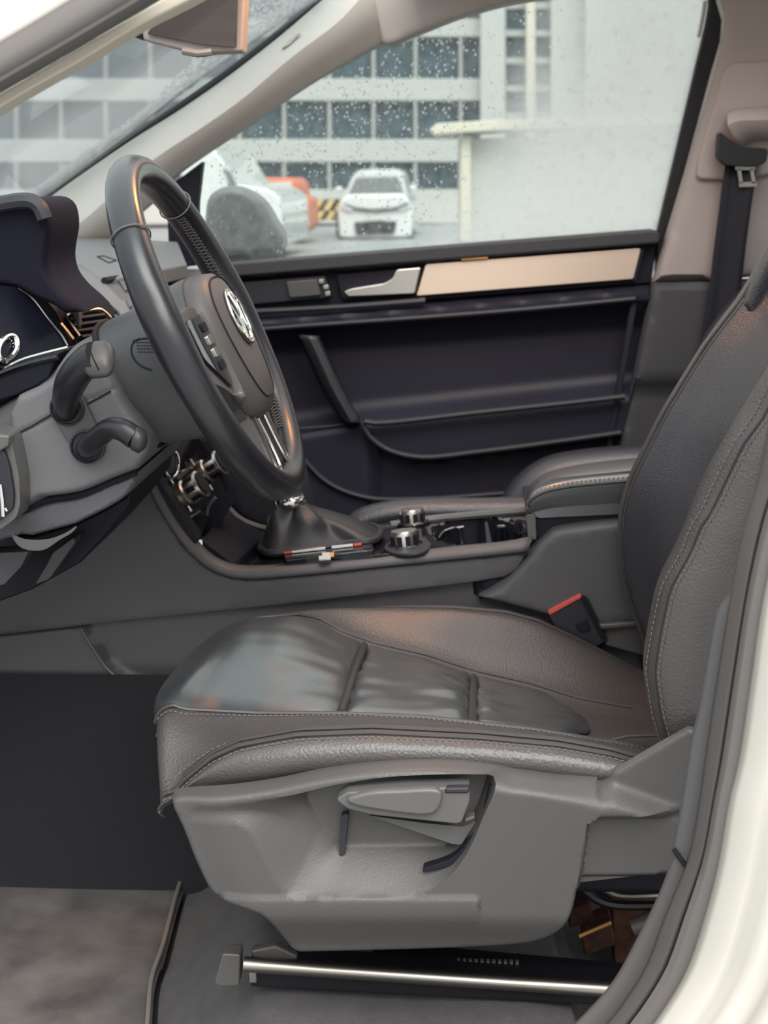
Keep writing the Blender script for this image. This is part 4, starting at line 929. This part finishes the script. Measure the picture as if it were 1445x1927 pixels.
# hub: back shell, airbag pad, spokes
padc = cr([(-.050, .055), (0, .062), (.050, .055), (.078, .030), (.085, -.005), (.078, -.045), (.062, -.085), (.040, -.108), (0, -.114), (-.040, -.108), (-.062, -.085), (-.078, -.045), (-.085, -.005), (-.078, .030)], 56, True)
hub = thing_hub = None
def ring(sc, s, off=(0, 0)): return [wl(p[0]*sc+off[0], p[1]*sc+off[1], s) for p in padc]
hs = loft('hub_shell', [ring(.80, -.106, (0, .005)), ring(.84, -.098, (0, .005)), ring(.90, -.06), ring(.98, -.025), ring(1.0, -.010), ring(.985, .002)], mat('hub_plastic', (.085, .085, .09), .5, bump=('noise', 700, .12, .0005)), sw, sharp=60)
def onmesh(o, x, y, off=.0006):
    from mathutils.bvhtree import BVHTree
    bt = BVHTree.FromPolygons([tuple(np.array(v.co)+ORG[o.name]) for v in o.data.vertices], [tuple(p.vertices) for p in o.data.polygons])
    d = ray(x, y); h = bt.ray_cast(Vector(CAM), Vector(d).normalized())
    return np.array(h[0])-d/np.linalg.norm(d)*off
for P in ([(262, 637), (250, 646), (247, 662), (254, 678), (268, 690), (286, 697)], [(250, 642), (270, 637), (296, 638)]):
    tube('emboss_line', [onmesh(hs, x, y, .0002) for x, y in cr(P, 16)], .0011, seam_k, hs, 5)
for r_ in range(4):
    for c_ in range(7): tube('emboss_rib', [onmesh(hs, 256+c_*6+r_, 644+r_*6, .0003), onmesh(hs, 260+c_*6+r_, 644+r_*6, .0003)], .0008, plastic_d, hs, 5)
tube('shell_gap', [p for p in ring(.83, -.107, (0, .005))], .0035, seam_k, hs, 6, closed=True)
pad = loft('airbag_cover', [ring(.93, -.004), ring(.96, .004), ring(.95, .013), ring(.90, .022), ring(.80, .0275), ring(.5, .031), ring(.15, .032)], mat('airbag_skin', (.10, .092, .092), .5, bump=('noise', 800, .2, .0005)), sw, sharp=80)
tube('cover_seam', [wl(p[0]*.80, p[1]*.80, .0285-.0005) for p in padc], .0010, seam_k, pad, 6, closed=True)
emb = np.array(wl(0, .0, .0330))
def er(r, n=40): return [wl(r*math.cos(a), r*math.sin(a), .034) for a in np.linspace(0, 2*math.pi, n+1)[:-1]]
e = tube('emblem_ring', er(.031), .0019, chrome, pad, 8, closed=True)
prism3('emblem_disc', er(.030), Wn*-.003, gloss, e, 0)
def stroke(pts, wd):
    vf = []
    for (a0, b0), (a1, b1) in zip(pts[:-1], pts[1:]):
        d = np.array([a1-a0, b1-b0]); L = np.linalg.norm(d); d /= L; nn = np.array([-d[1], d[0]])*wd/2; p, q = np.array([a0, b0])-d*wd*.3, np.array([a1, b1])+d*wd*.3
        vf.append(prism_vf([wl(*(p+nn), .0362), wl(*(q+nn), .0362), wl(*(q-nn), .0362), wl(*(p-nn), .0362)], -Wn*.004))
    return vf
V, F = join(*(stroke([(-.0125, .0255), (0, .003), (.0125, .0255)], .0042)+stroke([(-.0245, .0135), (-.0125, -.0225), (0, -.004), (.0125, -.0225), (.0245, .0135)], .0042)))
link('emblem_letters', V, F, chrome, e)
spk_m = mat('spoke_plastic', (.085, .08, .08), .45)
for sg in (-1, 1):
    A_ = [(sg*.066, .030), (sg*.10, .036), (sg*.178, .030), (sg*.180, -.036), (sg*.11, -.062), (sg*.062, -.090)]
    rr = [[wl(a, b, s+.012*math.sin((abs(a)-.06)/.13*math.pi)*0) for a, b in rnd(A_, .012)] for s in (-.018, -.010, .004, .010)]
    rr[0] = [wl(a*.98, b*.9-.002, -.018) for a, b in rnd(A_, .012)]; rr[3] = [wl(a*.99, b*.93-.002, .010) for a, b in rnd(A_, .012)]
    sp_ = loft('spoke', rr, spk_m, sw, sharp=50)
    V, F = prism_vf([wl(a, b, .0135) for a, b in rnd([(sg*.078, .022), (sg*.150, .020), (sg*.152, -.022), (sg*.092, -.062), (sg*.078, -.052)], .008)], -Wn*.006); bp = link('button_panel', V, F, gloss, sp_, bevel=.001)
    tube('spoke_bezel', [wl(a, b, .0125) for a, b in cr([(sg*.070, .030), (sg*.0745, .0), (sg*.074, -.045), (sg*.082, -.074), (sg*.10, -.068)], 24)], np.interp(np.linspace(0, 1, 24), [0, .1, .85, 1], [.002, .0065, .0065, .001]), plastic_s, sp_, 8)
    for k in range(4):
        b = .012-.014*k; V, F = prism_vf([wl(a, bb, .0155) for a, bb in rnd([(sg*.084, b), (sg*.104, b), (sg*.104, b-.010), (sg*.084, b-.010)], .002)], -Wn*.004); link('wheel_button', V, F, satin if k in (1, 2) else plastic_k, sp_, bevel=.0008)
# lower double spoke with chrome slot
for sg in (-1, 1):
    A_ = [(sg*.020, -.098), (sg*.046, -.094), (sg*.052, -.125), (sg*.056, -.172), (sg*.030, -.180), (sg*.024, -.140)]
    rr = [[wl(a, b, s) for a, b in rnd(A_, .006)] for s in (-.014, .004)]
    s2 = loft('spoke', rr, spk_m, sw, sharp=40)
    tube('chrome_slot', [wl(a, b, .006) for a, b in cr([(sg*.022, -.102), (sg*.020, -.14), (sg*.026, -.168), (sg*.034, -.172), (sg*.040, -.166), (sg*.036, -.13), (sg*.034, -.104)], 30)], .0022, chrome, s2, 8)

# ================================================================== COLUMN, STALKS
col = thing('steering_column', 'grey steering column shroud with two black stalks', 'steering column', (-.5, 0, 1.0))
sho = [tuple(p) for p in cr([(196, 622), (176, 630), (140, 645), (114, 662), (101, 690), (92, 712), (70, 728), (30, 746)], 24)]+[(14, 780), (16, 830), (38, 900), (40, 962)]+[tuple(p) for p in cr([(85, 938), (150, 928), (205, 905), (255, 886)], 10)]+[tuple(p) for p in cr([(272, 862), (280, 838), (262, 800), (236, 762), (208, 704)], 12)]
def shh(x, y):
    l = np.interp(x, [20, 100, 195, 270], [822, 782, 740, 700])
    return -.0035*np.exp(-((y-l)/2.2)**2)*(x < 215)-.05*(1-sstep((y-622-(196-x)*.25)/85))**2*(x > 90)-.03*sstep((235-0*x-(255-y*0))/1)*0
relief('shroud', sho, onY(-.105), shh, mat('shroud_plastic', (.15, .147, .155), .5, bump=('noise', 700, .12, .0005)), col, step=6, edge=(14, .014), back=.20, sharp=60)
plate = cr([(94, 770), (98, 745), (118, 733), (148, 738), (163, 765), (180, 800), (197, 835), (192, 860), (172, 872), (148, 862), (132, 838), (110, 805)], 40, True)
prism('stalk_plate', plate, -.1125, .02, plastic_c, col, .002)
for x, y in ((127, 768), (165, 840)):
    c = at(x, y, -.1125)
    lathe('stalk_socket', c, (0, -1, 0), [(.0185, 0), (.0185, .003), (.0165, .004), (.0155, .001), (.001, .001)], plastic_d, col)
for L in ([(20, 822), (60, 802), (97, 780)], [(160, 762), (185, 749), (208, 736)]): tube('shroud_seam', [at(x, y, -.1055) for x, y in L], .0010, seam_k, col, 6)
stk = mat('stalk_plastic', (.020, .020, .024), .35)
u_ = cr([at(126, 772, -.108), at(124, 752, -.135), at(132, 722, -.16), at(150, 694, -.175), at(170, 676, -.182), at(180, 672, -.184)], 30)
s1 = tube('stalk', u_, np.interp(np.linspace(0, 1, 30), [0, .2, .6, 1], [.0130, .0135, .0160, .0160]), stk, col, 14, label='upper black stalk')
loft('stalk_tip', [[c+r*(np.sign(math.cos(t))*abs(math.cos(t))**.55*np.array([1, 0, .1])+np.sign(math.sin(t))*abs(math.sin(t))**.55*np.array([0, .7, .7])*1.1) for t in np.linspace(0, 2*math.pi, 17)[:-1]] for c, r in ((at(176, 657, -.186), .005), (at(180, 662, -.187), .0125), (at(187, 678, -.187), .0150), (at(192, 692, -.186), .0120), (at(195, 700, -.185), .005))], mat('tip_plastic', (.075, .072, .07), .4), s1, sharp=80)
l_ = cr([at(164, 844, -.108), at(170, 836, -.135), at(188, 820, -.155), at(208, 806, -.168), at(230, 809, -.175), at(254, 824, -.178)], 30)
s2 = tube('stalk', l_, np.interp(np.linspace(0, 1, 30), [0, .3, .7, 1], [.0125, .0115, .0110, .0120]), stk, col, 14, label='lower black stalk')
loft('stalk_tip', [[c+r*(math.cos(t)*np.array([.35, 0, .95])+math.sin(t)*np.array([0, 1, 0])) for t in np.linspace(0, 2*math.pi, 17)[:-1]] for c, r in ((at(253, 823, -.178), .0118), (at(256, 825, -.178), .0125), (at(268, 832, -.179), .0120), (at(275, 836, -.179), .005))], mat('tip_dark', (.035, .035, .038), .4), s2, sharp=80)
# dark gap ring between column and hub
loft('collar_gap', [ring(.74, -.112, (0, .004)), ring(.74, -.100, (0, .004))], plastic_k, col)
loft('column_core', [ring(.70, -.13, (0, .0)), ring(.62, -.30, (0, -.02))], plastic_c, col)

# ================================================================== DASHBOARD
tube('tip_seam', [at(170, 661, -.2045), at(176, 676, -.2065), at(186, 697, -.202)], .0008, seam_k, s1, 5)
dash = thing('dashboard', 'dark grey dashboard with hooded gauges behind the steering wheel', 'dashboard', (-.6, .4, .9))
hood = [tuple(p) for p in cr([(-140, 408), (-60, 388), (0, 377), (40, 371), (66, 373), (83, 385), (91, 408), (92, 435), (87, 465), (85, 492), (92, 520), (110, 545), (140, 572), (156, 588)], 50)]+[(120, 592), (96, 575), (60, 560), (30, 542), (-140, 520)]
relief('gauge_hood', hood, onY(.02), 0, mat('hood_plastic', (.012, .011, .021), .65, spec=.15, bump=('noise', 700, .1, .0005)), dash, step=7, edge=(9, .016), back=.12, sharp=80)
tube('hood_lip', [at(x, y, .01) for x, y in cr([(-140, 400), (0, 384), (40, 378), (62, 380), (76, 392), (84, 412)], 30)], .009, mat('lip_plastic', (.04, .037, .045), .5), dash, 8)
gA_ = at(60, 610, .02); gN_ = np.array([.80, -.45, .40]); gN_ /= np.linalg.norm(gN_)
prism3('cluster_lens', [atp(x, y, gA_, gN_) for x, y in rnd([(-140, 520), (36, 541), (62, 560), (100, 612), (128, 648), (124, 655), (60, 668), (0, 694), (-140, 740)], 6)], -gN_*.01, glassk, dash, .002)
tube('lens_edge', [atp(x, y, gA_+gN_*.002, gN_) for x, y in cr([(34, 542), (60, 560), (90, 598), (118, 634), (127, 650)], 24)], .0012, satin, dash, 6)
tube('trim_edge', [at(x, y, -.04) for x, y in cr([(128, 654), (80, 666), (40, 678), (0, 698), (-60, 722)], 20)], .0022, satin, dash, 6)
tube('orange_glint', [at(x, y, -.01) for x, y in cr([(115, 608), (126, 622), (138, 638)], 8)], .0018, mat('orange_glint_metal', (.75, .36, .16), .25, metal=1.0), dash, 6)  # orange reflection by the vent, modelled as a tinted bead
tube('gauge_ring', [atp(14+17*math.cos(a)-6*math.sin(a), 655+24*math.sin(a), gA_+gN_*.004, gN_) for a in np.linspace(0, 2*math.pi, 30)[:-1]], .0035, chrome, dash, 8, closed=True)
for k in range(9):
    a = -1.2+k*.35; tube('gauge_tick', [atp(14+11*math.cos(a), 655+17*math.sin(a), gA_+gN_*.003, gN_), atp(14+13*math.cos(a), 655+20*math.sin(a), gA_+gN_*.003, gN_)], .0007, lighttext, dash, 4)
prism('lower_bezel', [tuple(p) for p in cr([(-140, 735), (-40, 712), (20, 690), (70, 672), (114, 662)], 20)]+[(100, 690), (92, 712), (70, 727), (30, 745), (-140, 800)], -.06, .08, plastic_k, dash, .003)
tube('bezel_line', [at(x, y, -.062) for x, y in cr([(-100, 745), (-20, 712), (30, 692), (70, 680), (108, 672)], 20)], .003, gloss, dash, 6)
prism('cluster_cowl', [(-140, 540), (20, 530), (70, 545), (108, 590), (136, 650), (60, 690), (-140, 770)], .135, .03, plastic_k, dash, .003)
box('dash_core', (-1.12, -.36, .90), (-.62, 1.10, 1.06), plastic_k, dash, .02)
# vent beside the cluster
vA = at(165, 610, .17); vN = np.array([.72, -.55, .42]); vN /= np.linalg.norm(vN)
V_ = lambda x, y, h=0.0: atp(x, y, vA+vN*h, vN)
prism3('vent_surround', [V_(x, y) for x, y in rnd([(96, 582), (112, 574), (180, 560), (206, 566), (226, 590), (225, 640), (150, 660)], 8)], -vN*.03, plastic_k, dash, .004)
tube('vent_bezel', [V_(x, y, .004) for x, y in cr([(150, 632), (126, 596), (128, 592), (165, 584), (188, 582), (198, 588), (212, 602)], 34)], .0022, mat('vent_bezel_metal', (.75, .52, .36), .22, metal=1.0), dash, 6)  # bezel colour carries the orange reflection
for k in range(4):
    tube('vent_slat', [V_(132+k*7, 601+k*11, .003), V_(196+k*6, 592+k*11, .003)], .0026, plastic_d, dash, 6)
# top pads
tA, tN = plane3(at(95, 446, 1.06), at(335, 458, 1.06), at(195, 527, .48))
prism3('top_pad', [atp(x, y, tA, tN) for x, y in ((-400, 440), (95, 444), (200, 446), (335, 455), (352, 496), (195, 528), (150, 498), (90, 485), (-400, 470))], (0, 0, -.025), soft, dash, .004)
pd = cr([(176, 486), (187, 482), (214, 491), (205, 496)], 4)
for a, b in (((183, 483), (196, 482)), ((196, 482), (219, 490)), ((219, 490), (205, 495)), ((205, 495), (183, 483))): tube('sensor_groove', [atp(*a, tA+tN*.0005, tN), atp(*b, tA+tN*.0005, tN)], .0014, seam_k, dash, 5)
dA, dN = plane3(at(90, 487, .60), at(195, 528, .50), at(146, 572, .16))
prism3('center_pad', [atp(x, y, dA, dN) for x, y in [tuple(p) for p in cr([(78, 486), (118, 490), (150, 500), (178, 516), (196, 530)], 14)]+[tuple(p) for p in cr([(222, 552), (248, 580), (236, 600), (214, 576), (180, 564), (144, 574), (112, 548), (88, 512)], 24)]], (0, 0, -.03), soft, dash, .006)
cA, cN = plane3(at(198, 531, .48), at(252, 585, .24), at(345, 505, 1.08))
C_ = lambda x, y, h=0.0: atp(x, y, cA+cN*h, cN)
prism3('fascia', [C_(x, y) for x, y in ((197, 531), (345, 506), (430, 506), (430, 640), (300, 640), (252, 590))], (-.03, 0, 0), plastic_c, dash, .003)
tube('fascia_gap', [C_(x, y, .004) for x, y in ((196, 528), (240, 520), (300, 508), (352, 498))], .005, seam_k, dash, 6)
for P in ([(224, 527), (244, 522), (250, 540), (236, 546)], [(238, 562), (244, 560), (250, 574), (244, 577)], [(250, 530), (264, 526), (268, 540), (256, 545)]):
    prism3('fascia_button', [C_(x, y, .004) for x, y in rnd(P, 2)], -cN*.006, plastic_s, dash, .001)
# knee panels, light switch, pedals below the column
knee = [tuple(p) for p in cr([(38, 966), (85, 944), (150, 933), (205, 910), (258, 890)], 14)]+[tuple(p) for p in cr([(254, 910), (235, 935), (200, 958), (160, 978), (140, 988)], 14)]+[(60, 1010), (38, 1008), (-40, 1030)]+[(-40, 980)]
relief('knee_panel', knee, onY(-.085), 0, mat('knee_plastic', (.12, .12, .13), .5, bump=('noise', 700, .12, .0005)), dash, step=9, edge=(8, .010), back=.25)
tube('knee_shadow_gap', [at(x, y, -.088) for x, y in cr([(40, 962), (85, 942), (150, 930), (205, 907), (256, 888)], 24)], .0045, plastic_k, dash, 6)
loft('release_handle', [[at(x, y, Y) for x, y in cr([(22, 1006), (45, 1014), (72, 1016), (100, 1012), (128, 1000), (146, 988), (138, 1000), (112, 1016), (84, 1034), (60, 1036), (36, 1028)], 36, True)] for Y in (-.125, -.10)], plastic_c, dash, label='grey release handle under the dash')
prism('lamp_switch_frame', rnd([(-60, 800), (18, 818), (26, 850), (36, 900), (38, 950), (30, 976), (0, 998), (-60, 1020)], 8), -.14, .04, plastic_s, dash, .005)
prism('lamp_switch_panel', rnd([(-60, 838), (8, 848), (18, 880), (26, 930), (24, 958), (0, 980), (-60, 1000)], 8), -.146, .02, plastic_d, dash, .002)
prism('switch_top', [(-60, 800), (0, 818), (18, 820), (16, 840), (0, 850), (-60, 850)], -.15, .02, plastic_s, dash, .003)
tube('switch_mark', [at(0, 912, -.149), at(4, 940, -.149), at(6, 972, -.149)], .0018, lighttext, dash, 5)
tube('switch_mark', [at(10, 956, -.149), at(13, 962, -.149)], .0012, lighttext, dash, 5)
prism('underside', [(-160, 1000), (60, 1010), (145, 985), (200, 958), (236, 935), (250, 915), (244, 950), (205, 1000), (150, 1060), (60, 1110), (0, 1132), (-160, 1180)], .02, .22, plastic_k, dash, .01)
prism('side_bracket', rnd([(100, 1040), (138, 1012), (142, 1020), (92, 1090), (66, 1100), (84, 1070)], 4), -.02, .03, mat('bracket_grey', (.05, .05, .055), .5), dash, .004)
prism('side_bracket', rnd([(-40, 1042), (54, 1038), (40, 1066), (8, 1100), (-40, 1110)], 4), -.06, .03, mat('bracket_grey_dark', (.06, .06, .066), .5), dash, .004)

# ================================================================== MIRROR, MAT
rm = thing('rear_view_mirror', 'pale framed rear view mirror at the top of the windscreen', 'mirror', at(360, 40, .42))
fr_ = rnd([(266, 50), (270, 76), (342, 94), (356, 101), (372, 104), (398, 99), (456, 97), (462, -40), (300, -60)], 6)
prism('mirror_shell', fr_, .43, .04, mat('mirror_shell', (.42, .36, .32), .4), rm, .006, seg=3)
prism('mirror_back', rnd([(246, 56), (262, 48), (272, 74), (252, 70)], 4), .445, .04, plastic_k, rm, .004)
mA, mN = plane3(at(280, 62, .424), at(448, 88, .424), at(360, -20, .418))
prism3('mirror_face', [atp(x, y, mA, mN) for x, y in rnd([(276, 64), (300, 28), (350, -40), (448, -40), (444, 90), (378, 84)], 4)], -mN*.004, mirrorglass, rm, .001)
tube('mirror_chin', [at(344, 96, .425), at(372, 101, .422), at(398, 98, .425)], .005, mat('chin_plastic', (.30, .26, .23), .4), rm, 8)
rm_stem = prism('mirror_stem', [(360, -60), (400, -60), (400, -260), (360, -260)], .48, .03, plastic_d, rm, .005)
fm = thing('floor_mat', 'worn grey floor mat in the driver footwell', 'floor mat', (-.75, 0, .29))
mz = lambda x, y: .292+.006*math.sin(9*x)*math.cos(7*y)
mb_ = [atz(x, y, .295) for x, y in cr([(352, 1648), (338, 1690), (325, 1740), (312, 1790), (292, 1850), (285, 1927), (278, 2000)], 30)]
sheet('mat_carpet', [[np.array([-1.25*(1-u)+p[0]*u, p[1], mz(-1.25*(1-u)+p[0]*u, p[1])]) for u in np.linspace(0, 1, 30)] for p in mb_], matmat, fm, solid=.008)
tube('mat_binding', [np.array([p[0]-.004, p[1], .303]) for p in mb_], .0030, mat('mat_binding_cord', (.24, .22, .20), .5), fm, 8)
prism3('mat_clip', [np.array(atz(x, y, .306)) for x, y in rnd([(300, 1812), (308, 1788), (312, 1790), (304, 1818)], 2)], (0, 0, -.006), satin, fm, .001)

# dome lamp on the headliner, lit because the door is open
dl = thing('dome_lamp', 'warm dome lamp on the headliner above the centre console', 'lamp', (-.09, .38, 1.65))
box('lamp_housing', (-.115, .28, 1.650), (-.065, .48, 1.674), beige, dl, .006)
box('lamp_lens', (-.110, .31, 1.642), (-.070, .45, 1.650), mat('lamp_lens', (.9, .6, .35), .4, emit=(1.0, .36, .08, 85)), dl, .002)
